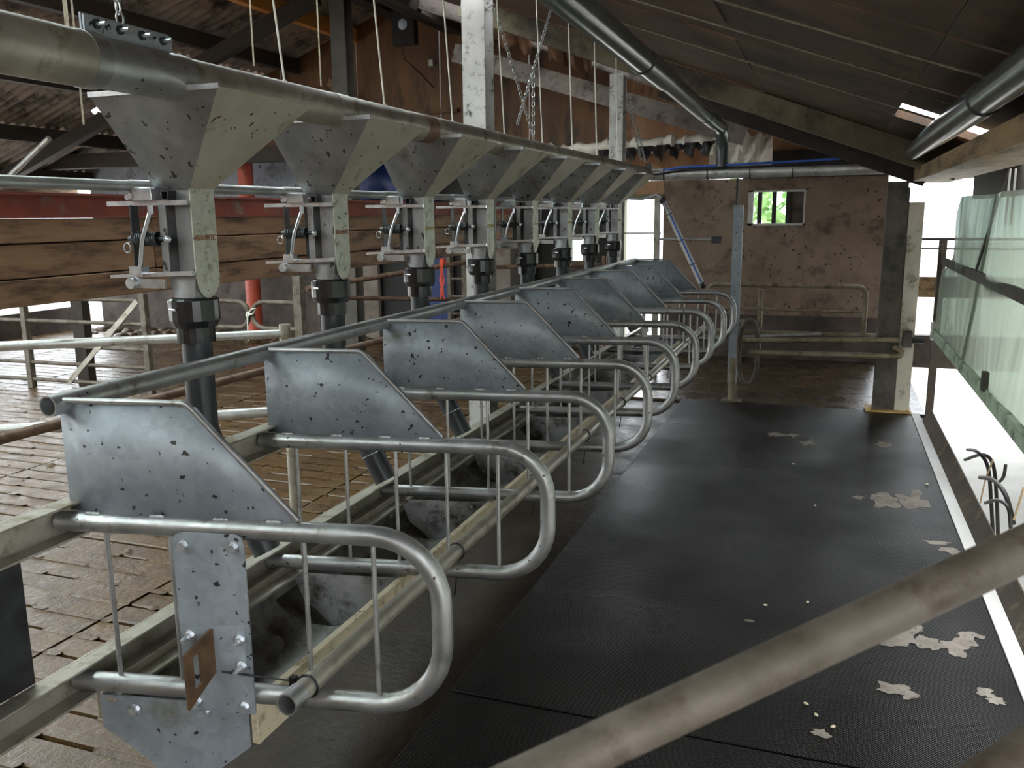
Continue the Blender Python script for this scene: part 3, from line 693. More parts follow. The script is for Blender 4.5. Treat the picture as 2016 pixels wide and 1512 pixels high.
for i in range(1, 8):
    y = Y0+0.8*i
    poly = [(-1.262, y+sk(-1.262), 0.215), (-1.63, y+sk(-1.63), 0.215)] + [(-1.446+0.19*math.cos(a), y+sk(-1.446), 0.2+0.185*math.sin(a)) for a in [PI+PI*k/12 for k in range(1, 12)]]
    MB().prism(poly, (0, 0.006, 0)).build('partition', 'bowl_white', tr)
    for x in (-1.33, -1.55): MB().tube([(x, y+sk(x)-0.001, 0.2), (x, y+sk(x)-0.012, 0.2)], 0.009, 8).build('bolt', 'galv_tube', tr)
# curved floor of every stall bowl
for i in range(8):
    y = Y0+0.8*i; n = 10; vs = []
    for k in range(n+1):
        a = PI*k/n
        for s_ in range(7):
            t_ = s_/6; r_y = y+0.1+0.6*t_; lift = 0.03*(2*t_-1)**4
            x = -1.45+0.185*math.cos(a); vs.append((x, r_y+sk(x), 0.19-0.165*math.sin(a)*(1-0.35*(2*t_-1)**4)+0*lift))
    fs = [(k*7+s_, k*7+s_+1, (k+1)*7+s_+1, (k+1)*7+s_) for k in range(n) for s_ in range(6)]
    MB().add(vs, fs).build('bowl', 'trough_steel', tr, 80)
# support leg at the far end of the trough
lg = thing('trough_leg', 'short round steel leg on a foot plate at the mat edge', 'leg', (-0.78, 8.12, 0))
MB().tube([(0, 0, 0.005), (0, 0, 0.40)], 0.032, 14).build('tube', 'far_gate_tube', lg); MB().box(-0.09, 0.09, -0.05, 0.05, -0.012, 0.01).build('foot_plate', 'far_gate_tube', lg)

# ------------------------------------------------------------------ feed dispensers
def make_feeder():
    t = thing('feed_dispenser', '', 'feed dispenser', (-1.787, 2.154, 1.1), 0, 'feed dispensers under the feed pipe')
    Z = lambda z: z-1.1
    zt, zb = Z(2.044), Z(1.795)
    # hopper faces: front (+x), near side (-y, curved to round), far side, back
    xf, xr = 0.277, -0.153; ya, yb = -0.196, 0.252
    A = [(xf, ya), (xr, ya), (xr, yb), (xf, yb)]
    Bq = [(0.0, 0.0), (-0.125, 0.0), (-0.125, 0.107), (0.0, 0.107)]
    MB().prism([(xf, ya, zt), (xf, yb, zt), (0, 0.107, zb), (0, 0, zb)], (-0.002, 0, 0.002)).build('hopper_front', 'hopper_front', t)
    hp = MB(); n = 8
    def side(P0, P1, Q0, Q1, bulge):
        vs = []; 
        for k in range(n+1):
            s_ = k/n
            for q in range(7):
                w_ = q/6
                top = Vector((P0[0]+(P1[0]-P0[0])*s_, P0[1]+(P1[1]-P0[1])*s_, zt)); bot = Vector((Q0[0]+(Q1[0]-Q0[0])*s_, Q0[1]+(Q1[1]-Q0[1])*s_, zb))
                p_ = top.lerp(bot, w_); 
                p_.y += bulge*math.sin(PI*min(1, w_))*0.5*math.sin(PI*s_); p_.z -= 0.0
                vs.append(p_)
        hp.add(vs, [(k*7+q, k*7+q+1, (k+1)*7+q+1, (k+1)*7+q) for k in range(n) for q in range(6)])
    side(A[0], A[1], Bq[0], Bq[1], -0.018); side(A[3], A[2], Bq[3], Bq[2], 0.018); side(A[1], A[2], Bq[1], Bq[2], 0)
    # rounded belly under the side face
    hp.build('hopper', 'hopper_side', t, 60)
    MB().box(xr, xf+0.004, ya-0.004, ya, zt-0.006, zt+0.008).build('hopper_rim', 'bright_zinc', t)
    # chute and pale front plate
    MB().box(-0.066, -0.005, 0.008, 0.100, Z(1.535), Z(1.797)).build('chute', 'hopper_side', t)
    zc = Z(1.495)
    fpm = MB(); fpm.box(-0.004, 0, 0, 0.107, Z(1.53), Z(1.797))
    rows = [(1.53, 0.0, 0.107, 0.0), (1.51, 0.003, 0.104, -0.0005), (1.49, 0.014, 0.093, -0.0015), (1.475, 0.03, 0.077, -0.0025), (1.468, 0.045, 0.062, -0.003)]
    vs = []
    for z_, a1, a2, x_ in rows: vs += [(x_, a1, Z(z_)), (x_, a2, Z(z_))]
    fpm.add(vs, [(2*k, 2*k+1, 2*k+3, 2*k+2) for k in range(4)])
    fp = fpm.build('front_plate', 'pale_plate', t, 50)
    # cone to the collar
    cx, cy = -0.06, 0.05
    ring1 = []; ring2 = []
    for k in range(16):
        a = 2*PI*k/16; c_, s_ = math.cos(a), math.sin(a)
        m_ = max(abs(c_), abs(s_)); ring1.append((-0.060+0.05*c_/m_, 0.0535+0.046*s_/m_, Z(1.535))); ring2.append((cx+0.055*c_, cy+0.055*s_, Z(1.47)))
    MB().add(ring1+ring2, [(k, (k+1) % 16, 16+(k+1) % 16, 16+k) for k in range(16)]).build('outlet_cone', 'hopper_side', t, 60)
    # mechanism on the near side
    y = -0.006
    ms = MB(); ms.box(-0.30, 0.0, y-0.012, y, Z(1.748), Z(1.762)); ms.build('top_strap', 'bright_zinc', t)
    ms = MB(); ms.beam((-0.30, y-0.02, Z(1.534)), (-0.19, y-0.01, Z(1.540)), 0.012, 0.010); ms.beam((-0.30, y+0.02, Z(1.534)), (-0.19, y+0.01, Z(1.54)), 0.012, 0.006); ms.beam((-0.2, y-0.008, Z(1.54)), (-0.0, y-0.008, Z(1.548)), 0.012, 0.014); ms.build('bottom_strap', 'bright_zinc', t)
    MB().box(-0.106, -0.080, y-0.012, y-0.008, Z(1.548), Z(1.75)).build('side_strap', 'hopper_side', t)
    MB().box(-0.207, -0.203, y-0.02, y+0.012, Z(1.548), Z(1.75)).build('side_strap', 'dark_steel', t)
    MB().box(-0.15, -0.075, 0.03, 0.036, Z(1.548), Z(1.75)).build('back_plate', 'dark_steel', t)
    for (xa, xb) in ((-0.203, -0.160), (-0.150, -0.112)):
        sp = MB(); turns = 6; pts = [(xa+(xb-xa)*k/(turns*10), y-0.012+0.02*math.cos(2*PI*k/10), Z(1.649)+0.02*math.sin(2*PI*k/10)) for k in range(turns*10+1)]
        sp.tube(pts, 0.003, 5).build('spring', 'dark_steel', t, 60)
    MB().tube([(-0.225, y-0.012, Z(1.649)), (-0.075, y-0.012, Z(1.649))], 0.008, 8).build('spring_shaft', 'dark_steel', t)
    MB().ball((-0.077, y-0.016, Z(1.648)), 0.012, 8, 6).build('shaft_nut', 'bright_zinc', t)
    MB().tube([(-0.118, y-0.03, Z(1.735)), (-0.155, y-0.035, Z(1.645)), (-0.178, y-0.03, Z(1.555))], 0.0065, 8).build('lever', 'bright_zinc', t)
    MB().tube([(-0.118, y-0.03, Z(1.748)), (-0.118, y-0.03, Z(1.722))], 0.009, 8).build('lever_pin', 'bright_zinc', t)
    MB().box(-0.205, -0.16, y-0.045, y-0.012, Z(1.545), Z(1.568)).build('lever_foot', 'bright_zinc', t)
    pin = [(-0.212, y-0.012, Z(1.655)), (-0.222, y-0.014, Z(1.64))] + [(-0.232+0.013*math.cos(a), y-0.016, Z(1.622)+0.015*math.sin(a)) for a in [PI/3-2*PI*k/10 for k in range(11)]]
    MB().tube(pin, 0.0022, 5).build('hairpin', 'bright_zinc', t, 60)
    MB().tube([(-0.222, y-0.03, Z(1.515)), (-0.222, y+0.0, Z(1.515))], 0.017, 12).build('roller', 'bright_zinc', t)
    MB().box(-0.225, -0.105, y-0.012, y-0.004, Z(1.50), Z(1.528)).build('roller_arm', 'galv_tube', t)
    # clamp on the control tube
    MB().box(-0.186, -0.112, y-0.03, y+0.01, Z(1.762), Z(1.80)).build('clamp_block', 'bright_zinc', t, bevel=0.002)
    MB().beam((-0.2, y-0.012, Z(1.803)), (-0.1, y-0.012, Z(1.797)), 0.03, 0.006).build('clamp_arm', 'bright_zinc', t)
    sq = MB(); sq.box(-0.085, -0.058, y-0.02, y+0.03, Z(1.763), Z(1.767)); sq.box(-0.085, -0.058, y-0.02, y+0.03, Z(1.787), Z(1.791)); sq.box(-0.085, -0.081, y-0.02, y+0.03, Z(1.767), Z(1.787)); sq.box(-0.062, -0.058, y-0.02, y+0.03, Z(1.767), Z(1.787)); sq.build('square_tube', 'dark_steel', t)
    for dx, dz in ((-0.215, 1.805), (-0.2, 1.773), (-0.188, 1.776)): MB().tube([(dx, y-0.005, Z(dz)), (dx, y-0.034, Z(dz))], 0.009, 6).build('clamp_bolt', 'bright_zinc', t, 0)
    # black collar, reducer and drop pipe
    co = MB(); co.tube([(cx, cy, Z(1.468)), (cx, cy, Z(1.462)), (cx, cy, Z(1.40)), (cx, cy, Z(1.378))], [0.070, 0.076, 0.076, 0.066], 20)
    col_ = co.build('collar', 'black_plastic', t, 12)
    MB().tube([(cx, cy, Z(1.378)), (cx, cy, Z(1.330))], 0.058, 18).build('reducer', 'black_plastic', col_, 12)
    MB().tube([(cx-0.03, cy-0.074, Z(1.437)), (cx-0.005, cy-0.082, Z(1.437))], 0.004, 6).build('screw', 'bright_zinc', col_, 0)
    pts = [(cx, cy, Z(1.335)), (cx, cy, Z(1.07))]
    end = Vector((0.151, cy, Z(0.662))); 
    for k in range(1, 6): pts.append((cx+0.012*k*k/5*0.9, cy, Z(1.07)-0.022*k))
    pts.append(tuple(end))
    # direction reversed so that the open end is hollow
    dp = MB().tube([Vector(q_) for q_ in pts[::-1]], 0.0455, 20, True, 0.1).build('drop_pipe', 'grey_pipe', t, 50)
    dirp = (Vector(pts[-1])-Vector(pts[-2])).normalized(); c_ = end-dirp*0.12
    s1 = dirp.cross(Vector((0, 1, 0))).normalized()
    MB().tube([c_+s1*(0.048*math.cos(a))+Vector((0, 1, 0))*(0.048*math.sin(a)) for a in [2*PI*k/18 for k in range(19)]], 0.002, 5).build('wire_tie', 'bright_zinc', dp, 60)
    return t
fd0 = make_feeder(); feeders = [fd0]
for i in range(1, 8):
    c = copy_tree(fd0); c.location = (-1.787, 2.154+0.8*i, 1.1); feeders.append(c)
def text_mesh(s_, size):
    cu = bpy.data.curves.new('lettering', 'FONT'); cu.body = s_; cu.size = size; cu.extrude = 0.0006; cu.align_x = 'CENTER'; cu.resolution_u = 2
    o = bpy.data.objects.new('tmp', cu); COL.objects.link(o)
    dg = bpy.context.evaluated_depsgraph_get(); me = bpy.data.meshes.new_from_object(o.evaluated_get(dg)); bpy.data.objects.remove(o); return me
tm = text_mesh('KILO-MATIC', 0.0195)
tm2 = tm.copy(); tm.materials.clear(); tm.materials.append(MATS['text_red']); tm2.materials.clear(); tm2.materials.append(MATS['text_yellow'])
for i, f in enumerate(feeders):
    f['label'] = ['galvanised hopper feed dispenser under the pipe clamp with bolts'] [0] if i == 0 else (
        'last hopper feed dispenser, at the capped end of the feed pipe' if i == 7 else 'hopper feed dispenser, %s one past the bolted pipe clamp' % NTH[i])
    o = bpy.data.objects.new('lettering', tm if i < 2 else tm2); COL.objects.link(o)
    plate = [c for c in f.children if c.name.split('.')[0] == 'front_plate'][0]
    o.parent = plate; o.location = (0.0012, 0.0535, 1.643-1.1); o.rotation_euler = (PI/2, 0, PI/2); o.scale = (0.88, 1.25, 1)

# feed (auger) pipe
AXX, AXZ = -1.66, 2.076
ap = thing('feed_pipe', 'long galvanised feed pipe running over all the hoppers', 'pipe', (AXX, 0, AXZ))
MB().tube([(0, 1.95, 0), (0, 8.42, 0)], 0.0570, 28).build('tube', 'galv_dusty', ap, 50)
MB().tube([(0, -0.6, 0), (0, 1.70, 0)], 0.0640, 28).build('inlet_tube', 'galv_dusty', ap, 50)
MB().tube([(0, 1.655, 0), (0, 1.70, 0)], 0.0655, 28).build('tube_edge', 'galv_tube', ap, 50)
slv = MB().tube([(0, 1.70, 0), (0, 2.00, 0)], 0.0605, 28).build('clamp_sleeve', 'galv_tube', ap, 50)
MB().box(-0.005, 0.0, 1.675, 1.965, 0.055, 0.105).build('clamp_flange', 'galv_sheet', slv); MB().box(0.004, 0.009, 1.675, 1.965, 0.055, 0.100).build('clamp_flange', 'galv_sheet', slv)
for k in range(4):
    y = 1.71+0.073*k; MB().tube([(0.009, y, 0.083), (0.016, y, 0.083)], 0.011, 12).build('nut', 'dark_steel', slv, 30); MB().tube([(0.016, y, 0.083), (0.04, y, 0.083)], 0.0055, 8).build('bolt_shank', 'bright_zinc', slv, 30)
MB().tube([(0, 8.42, 0), (0, 8.50, 0)], 0.062, 20).build('end_cap', 'black_plastic', ap, 30); MB().box(-0.03, 0.03, 8.44, 8.50, 0.04, 0.10).build('motor_box', 'black_plastic', ap)
for y in (2.75, 3.45, 4.3, 5.3, 6.4, 7.2): MB().tube([(0, y, 0), (0, y+0.10, 0)], 0.0585, 28).build('joint_band', 'rusty_tube' if y in (3.45, 6.4) else 'galv_dusty', ap, 50)
# control tube with sleeves
ct = thing('control_tube', 'slim galvanised control tube linking the dispenser levers', 'tube', (-1.985, 0, 1.806))
MB().tube([(0, 0.2, 0), (0, 8.3, 0)], 0.0165, 16).build('tube', 'galv_tube', ct, 50)
for i in range(8): MB().tube([(0, 2.12+0.8*i, 0), (0, 2.30+0.8*i, 0)], 0.0195, 16).build('sleeve', 'galv_tube', ct, 40)

# ropes from roof to feed pipe
for i, y in enumerate((2.485, 3.156, 3.815, 4.50, 5.16, 5.816, 6.472, 7.15)):
    zt = roof_z(AXX)-0.02; b0 = Vector((AXX, y, AXZ+0.056)); t0 = Vector((AXX+0.01, y-0.17*(zt-2.13), zt))
    mb = MB(); mb.tube([b0, t0], 0.0036 if i < 5 else 0.0045, 6); mb.ball(b0, 0.009)
    tag(mb.build('hanging_rope', 'rope_white', None, 60), 'thin white rope holding the feed pipe, %s one past the bolted clamp' % NTH[i], 'rope', 'white ropes above the feed pipe')
# chains
def chain(a, b_, label, link=0.034, mat='galv_tube', group=None):
    a = Vector(a); b_ = Vector(b_); d_ = (b_-a); n = int(d_.length/(link*0.78)); d_.normalize()
    s1 = d_.cross(Vector((0.3, 1, 0.1))).normalized(); s2 = d_.cross(s1); mb = MB()
    for k in range(n):
        c = a+d_*((k+0.5)*link*0.78); s_ = s1 if k % 2 else s2
        pts = [c+d_*(link*0.5*math.cos(t_))+s_*(link*0.28*math.sin(t_)) for t_ in [2*PI*q/10 for q in range(11)]]
        mb.tube(pts, 0.0028, 5, False)
    return tag(mb.build('chain', mat, None, 60), label, 'chain', group)
chain((AXX, 1.80, AXZ+0.10), (AXX-0.02, 1.74, 3.0), 'short-link chain hanging to the bolted pipe clamp')
yc = 5.05
chain(atX(1050, 275, AXX), atX(1050, 130, AXX), 'straight hanging chain right of the crossed chains')
chain(atX(1018, 245, AXX), atX(1088, 8, AXX), 'crossed chain leaning away from the white post')
chain(atX(1048, 262, AXX-0.03), atX(970, 0, AXX-0.03), 'crossed chain leaning towards the white post')
chain(atX(1270, 318, AXX), atX(1242, 190, AXX), 'thin chain at the capped end of the feed pipe')
chain(atX(1262, 316, AXX-0.04), atX(1237, 200, AXX-0.04), 'second thin chain just beside the white post foot of the roof')
# cords hanging on the left
for k, (x0, y0_, x1, y1_) in enumerate(((135, 0, 133, 60), (495, 0, 500, 130), (627, 0, 632, 170), (160, 165, 165, 245))):
    a_, b__ = atX(x0, y0_, -4.2), atX(x1, y1_, -4.2); a_ = Vector((a_.x, b__.y, a_.z)); top = Vector((a_.x, a_.y, roof_z(-4.2)-0.1))
    tag(MB().tube([b__, a_, top], 0.006 if k else 0.012, 6).build('dangling_rope', 'cord_grey'), ['thick dusty rope dangling behind the near end of the feed pipe', 'thin dusty cord dangling under the corrugated roof', 'knotted dusty cord dangling beside the dark ridge post', 'dusty cord dangling in front of the small bright window'][k], 'cord')

# ------------------------------------------------------------------ far end: pipes, gate, cylinder
hp = thing('cross_pipe', 'pale horizontal pipe with straps joining feed pipe and grey post', 'pipe', (0, 8.38, 2.065))
MB().tube([(-1.62, 0, 0), (0.46, 0, 0.015)], 0.056, 20).build('tube', 'white_tube', hp, 50)
for x in (-1.5, -1.1, -0.72, -0.35): MB().tube([(x, 0, 0), (x+0.012, 0, 0)], 0.059, 20).build('strap', 'tie_black', hp, 50)
bh = MB().tube([(-1.58, 8.36, 2.09), (-1.35, 8.33, 2.125), (-0.9, 8.33, 2.135), (-0.3, 8.33, 2.15), (0.3, 8.33, 2.17)], 0.011, 8).build('air_hose', 'blue_hose', None, 60); tag(bh, 'blue air hose lying along the cross pipe', 'hose')
bh = MB().tube([(-1.6, 8.32, 2.06), (-1.3, 8.305, 2.10), (-0.6, 8.305, 2.112), (0.2, 8.305, 2.12)], 0.009, 8).build('black_cable', 'tie_black', None, 60); tag(bh, 'black cable lying along the cross pipe beside the blue hose', 'cable')
# PVC drain under roof
dr = thing('drain_pipe', 'dark grey plastic drain pipe under the roof turning down at an elbow', 'pipe', (-0.97, 0, 2.49))
MB().tube([(0, 0.4, 0.02), (0, 4.75, 0)], 0.066, 22).build('pipe', 'pvc_grey', dr, 50); MB().tube([(0, 4.7, 0), (0, 5.35, 0)], 0.073, 22).build('socket', 'pvc_grey', dr, 50)
MB().tube([(0, 5.3, 0), (0, 7.75, -0.03)], 0.062, 22).build('pipe', 'pvc_grey', dr, 50); MB().tube([(0, 7.2, -0.02), (0, 7.32, -0.02)], 0.069, 22).build('socket', 'pvc_grey', dr, 50)
el = [(0, 7.7, -0.03)] + [(0, 8.16+0.2*math.sin(a), -0.23+0.2*math.cos(a)) for a in [PI/2*k/6 for k in range(7)]] + [(0, 8.36, -0.37)]
MB().tube(el, 0.054, 20).build('elbow', 'pvc_grey', dr, 50)
# gutter pipe at the eave
gt = thing('gutter_pipe', 'large dark green grey pipe along the eave with sockets', 'pipe', (0.56, 0, 2.155))
MB().tube([(0, 0.5, 0), (0, 4.15, 0)], 0.066, 22).build('pipe', 'pvc_grey', gt, 50); MB().tube([(0, 4.1, 0), (0, 5.2, 0)], 0.074, 22).build('socket', 'pvc_grey', gt, 50)
MB().tube([(0, 5.15, 0), (0, 8.6, 0)], [0.074, 0.06], 22).build('pipe', 'pvc_grey', gt, 50)
eb = MB().box(0.63, 0.96, -1, 8.7, 1.95, 2.055).build('eave_timber', 'timber_light', None, bevel=0.006); tag(eb, 'heavy rough timber beam along the right eave above the plastic curtain', 'beam')
sp_ = thing('rail_fitting', 'thin pale upright track hanging below the eave timber', 'fitting', (1.0, 6.0, 1.62))
MB().box(-0.02, -0.01, 0, 0.02, 0, 0.33).build('strip', 'frame_white', sp_); MB().box(0.01, 0.02, 0, 0.02, 0, 0.33).build('strip', 'frame_white', sp_)
# strings under the roof
for i, (y, lb) in enumerate(((3.35+0.7, 'nearest the eave socket'), (4.7, 'between its two neighbours'), (5.75, 'beside the torn eave gap'), (8.1, 'close under the dark rafter'), (8.6, 'above the cross pipe'))):
    xa, xb = (-3.0, 0.62)
    o = MB().tube([(xa, y+0.12, roof_z(xa)-0.03), (xb, y-0.1, roof_z(xb)-0.03)], 0.007, 6).build('roof_cord', 'cord_grey', None, 60); tag(o, 'taut dusty cord stretched down the sloping roof boards, ' + lb, 'cord')
# rolled tarpaulin at the end of the barn
rt = thing('rolled_tarpaulin', 'rolled white tarpaulin with ragged black edge hanging near the end wall', 'tarpaulin', (0, 10.3, 2.45))
mb = MB(); n = 40; vs = []; seg = 12
for k in range(n+1):
    x = -3.3+2.0*k/n; zc = 0.0+0.06*(k/n)+0.02*math.sin(k*0.9); rr = 0.075+0.02*math.sin(k*1.7)+0.012*math.sin(k*4.1)
    if k < 12: rr *= 0.5+0.5*abs(math.sin(k*0.8))
    for q in range(seg): 
        a = 2*PI*q/seg; vs.append((x, rr*math.cos(a)*1.2, zc+rr*math.sin(a)))
mb.add(vs, [(k*seg+q, k*seg+(q+1) % seg, (k+1)*seg+(q+1) % seg, (k+1)*seg+q) for k in range(n) for q in range(seg)]).build('roll', 'tarp_white', rt, 60)
mb = MB(); vs = []
for k in range(n+1):
    x = -2.6+1.4*k/n; zc = 0.06*((k+14)/n)-0.03; dz = 0.08+0.05*math.sin(k*1.3)+0.03*math.sin(k*3.7)
    vs += [(x, -0.10+0.03*math.sin(k*2.1), zc), (x, -0.11+0.05*math.sin(k*1.5+1), zc-0.06), (x, -0.08+0.04*math.sin(k*2.7), zc-dz-0.04)]
mb.add(vs, [(3*k+q, 3*k+q+1, 3*k+q+4, 3*k+q+3) for k in range(n) for q in range(2)]).build('ragged_edge', 'tarp_black', rt, 60)
mb = MB(); vs = []
for k in range(16):
    for q in range(8): vs.append((-1.32+0.045*k, -0.1+0.05*math.sin(k*1.9+q), 0.1-0.055*q+0.03*math.sin(k*2.3+q*1.7)))
mb.add(vs, [(k*8+q, k*8+q+1, (k+1)*8+q+1, (k+1)*8+q) for k in range(15) for q in range(7)]).build('crumpled_end', 'tarp_white', rt, 30)
# far gate (hooped tube)
def tube_thing(name, label, cat, loc, mat, tubes, group=None):
    t = thing(name, label, cat, loc, 0, group)
    for nm, pts, r in tubes: MB().tube(pts, r, 14).build(nm, mat, t, 50)
    return t
H = 0.985; rC = 0.09
top = [(-1.17, 0, 0.55), (-1.17, 0, H-rC)] + arc((-1.17+rC, 0, H-rC), rC, PI, PI/2, 5) + arc((0.36-rC, 0, H-rC), rC, PI/2, 0, 5) + [(0.36, 0, 0.50)]
tube_thing('passage_gate', 'dull hooped tubular gate in front of the pink wall', 'gate', (0, 9.2, 0), 'far_gate_tube',
    [('hoop', top, 0.024), ('bar', [(-1.17, 0, 0.74), (0.36, 0, 0.74)], 0.018), ('bar', [(-1.17, 0, 0.50), (0.7, 0, 0.505)], 0.024), ('upright', [(-0.63, 0, 0.33), (-0.63, 0, 0.94)], 0.024), ('hinge_arm', [(-0.9, 0, 0.60), (-0.63, 0, 0.60)], 0.026)])
b1a, b1b = atY(1462, 670, 7.97), atY(1742, 668, 7.97); b2a, b2b = atY(1474, 694, 7.97), atY(1772, 702, 7.97); b2c = atY(1762, 684, 7.97)
lb = tube_thing('bent_bar', 'grey tube bent back at its end below the passage gate', 'bar', (0, 7.97, 0), 'far_gate_tube',
    [('tube', [(b2a.x, 0, b2a.z), (b2b.x-0.04, 0, b2b.z), (b2b.x, 0, b2b.z+0.01), (b2b.x+0.01, 0.02, b2b.z+0.04), (b2c.x-0.01, 0.04, b2c.z)], 0.026)])
lb = tube_thing('slide_bar', 'pale brown tube held by the square clamp on the grey post', 'bar', (0, 7.97, 0), 'far_gate_tube', [('tube', [(b1a.x, 0, b1a.z), (b1b.x+0.12, 0, b1b.z)], 0.024)])
lb = tube_thing('latch_tube', 'slim tube lying on the bars of the passage gate', 'tube', (0, 9.155, 0), 'galv_tube', [('tube', [(-0.8, 0, 0.45), (-0.03, 0, 0.51)], 0.019)])
cl_ = thing('clamp_bracket', 'square clamp bracket gripping a bar on the grey post', 'bracket', (0.66, 7.97, b1b.z)); MB().box(-0.035, 0.035, -0.035, 0.085, -0.06, 0.07).build('plate', 'post_grimy', cl_, bevel=0.003); MB().tube([(0.035, 0, 0.0), (0.13, 0, 0.0)], 0.026, 8).build('screw_end', 'dark_steel', cl_, 30)
oval = [(-0.66+0.085*math.cos(t_), 0, 0.43+0.30*math.copysign(abs(math.sin(t_))**0.7, math.sin(t_))) for t_ in [2*PI*k/28 for k in range(29)]]
tube_thing('oval_hoop', 'dark oval steel hoop just past the last stall divider', 'hoop', (0, 8.3, 0), 'dung_tube', [('hoop', oval, 0.022)])
# galvanised flat post
gp2 = thing('guide_post', 'galvanised folded sheet post standing by the small window', 'post', (-0.86, 9.02, 0))
MB().box(-0.055, 0.03, 0, 0.006, -0.01, 1.78).build('face', 'galv_sheet', gp2); MB().box(0.03, 0.036, 0, 0.08, -0.01, 1.78).build('side', 'galv_sheet', gp2); MB().box(-0.04, -0.02, 0.02, 0.05, 1.78, 2.1).build('top_bar', 'dark_steel', gp2)
# air cylinder
ac = thing('air_cylinder', 'white and blue air cylinder rod leaning above the last divider', 'cylinder', (0, 9.17, 0))
pa, pb = atY(1305, 395, 9.17), atY(1383, 562, 9.17); pa.y = 0; pb.y = 0; dd = (pb-pa).normalized()
MB().tube([pa+dd*0.14, pb-dd*0.03], 0.031, 14).build('barrel', 'frame_white', ac, 50); MB().tube([pa, pa+dd*0.15], 0.026, 10).build('clevis', 'galv_tube', ac, 50); MB().ball(pb, 0.035).build('end_joint', 'dark_steel', ac); MB().ball(pa, 0.04).build('hinge', 'dark_steel', ac)
MB().tube([pa+dd*0.16+Vector((0.012, -0.03, 0)), pb-dd*0.04+Vector((0.006, -0.03, 0))], 0.008, 8).build('hose', 'blue_hose', ac, 50)
for s_ in (0.15, 0.45, 0.72): c_ = pa+dd*s_; MB().tube([c_, c_+dd*0.01], 0.034, 14).build('strap', 'tie_black', ac, 50)
o = MB().tube([(-1.98, 8.8, 1.86), (-1.85, 9.1, 1.85), (-1.72, 9.17, 1.9), (-1.645, 9.17, 1.85)], 0.010, 8).build('air_hose', 'pale_hose', None, 60); tag(o, 'pale blue air hose curving to the top of the cylinder', 'hose')
# post in door opening and bar
dp_ = thing('door_post', 'slim steel post standing in the bright doorway', 'post', (-1.72, 9.35, 0)); MB().box(-0.045, 0.0, -0.02, 0.02, -0.01, 1.87).build('face', 'galv_dusty', dp_); MB().box(0.0, 0.012, -0.02, 0.04, -0.01, 1.87).build('edge', 'galv_tube', dp_)
lbr = thing('latch_bar', 'thin bar with a square block pointing from the doorway post', 'bar', (0, 9.345, 1.44)); MB().tube([(-1.73, 0, 0), (-1.15, 0, -0.005)], 0.013, 10).build('rod', 'galv_tube', lbr); MB().box(-1.16, -1.06, -0.03, 0.03, -0.04, 0.03).build('block', 'dark_steel', lbr, bevel=0.004)

# ------------------------------------------------------------------ right side: kerb, curtain, pit hoses
kb = thing('pit_kerb', 'white ledge with a dark tilted board along the right mat edge', 'kerb', (0, 0, 0))
MB().box(0.737, 0.80, -2.5, 8.0, -0.03, 0.006).build('ledge', 'white_wall', kb)
MB().prism([(0.80, 0, 0.0), (0.862, 0, 0.10), (0.872, 0, 0.094), (0.812, 0, 0.0)], (0, 7.75+2.5, 0), (0, -2.5, 0)).build('tilted_board', 'kerb_dark', kb)
MB().box(0.83, 0.87, -2.5, 7.75, -0.03, 0.0).build('inner_ledge', 'white_wall', kb)
jb = MB().box(0.84, 0.90, 7.93, 7.97, -0.03, 1.47).build('jamb_board', 'kerb_dark', None, bevel=0.003); tag(jb, 'narrow upright board at the far end of the plastic curtain', 'board')
cu = thing('plastic_curtain', 'translucent greenish plastic splash sheet above the pit', 'curtain', (0.80, 0, 0))
for k, (ya, yb) in enumerate(((0.6, 2.4), (2.3, 4.1), (4.0, 5.9), (5.8, 7.55))):
    n = 16; vs = []
    for i in range(n+1):
        y = ya+(yb-ya)*i/n
        vs += [(0.012*math.sin(y*5)+0.004*k+0.05*max(0, 0), y, 0.80), (0.03*math.sin(y*4.2+k)+0.01*k, y, 1.25), (0.05+0.05*math.sin(y*3.1+k), y-0.05*(k % 2), 1.80 if k < 3 else 1.80-0.5*max(0, (i-7)/9))]
    s_ = MB().add(vs, [(3*i+q, 3*i+q+1, 3*i+q+4, 3*i+q+3) for i in range(n) for q in range(2)]).build('sheet', 'plastic_curtain', cu, 60)
pm('curtain_rail', (176, 192, 166), (150, 168, 140), 4, 0.5, 0.1, 0.1, 30, dirt=(56, 62, 46), damt=0.4, dscale=8)
MB().beam((0.0, 0.4, 0.775), (0.0, 7.55, 0.775), 0.03, 0.075).build('bottom_rail', 'curtain_rail', cu, bevel=0.003)
MB().box(0.012, 0.03, 0.6, 7.5, 1.30, 1.36).build('beam_shadow_strip', 'post_dark', cu)  # dark strip standing in for a beam's shadow across the sheet
MB().box(0.0, 0.03, 7.52, 7.58, 0.74, 1.45).build('end_stile', 'kerb_dark', cu)
MB().box(-0.02, 0.02, 7.4, 7.5, 0.72, 0.86).build('corner_block', 'white_tube', cu)
MB().box(-0.03, 0.0, 4.9, 4.96, 0.80, 0.90).build('latch', 'post_grimy', cu, bevel=0.004)
for y in (0.7, 2.35, 4.05, 5.85): MB().tube([(0.03, y, 1.36), (0.15, y, 1.945)], 0.008, 8).build('hanger', 'post_dark', cu)
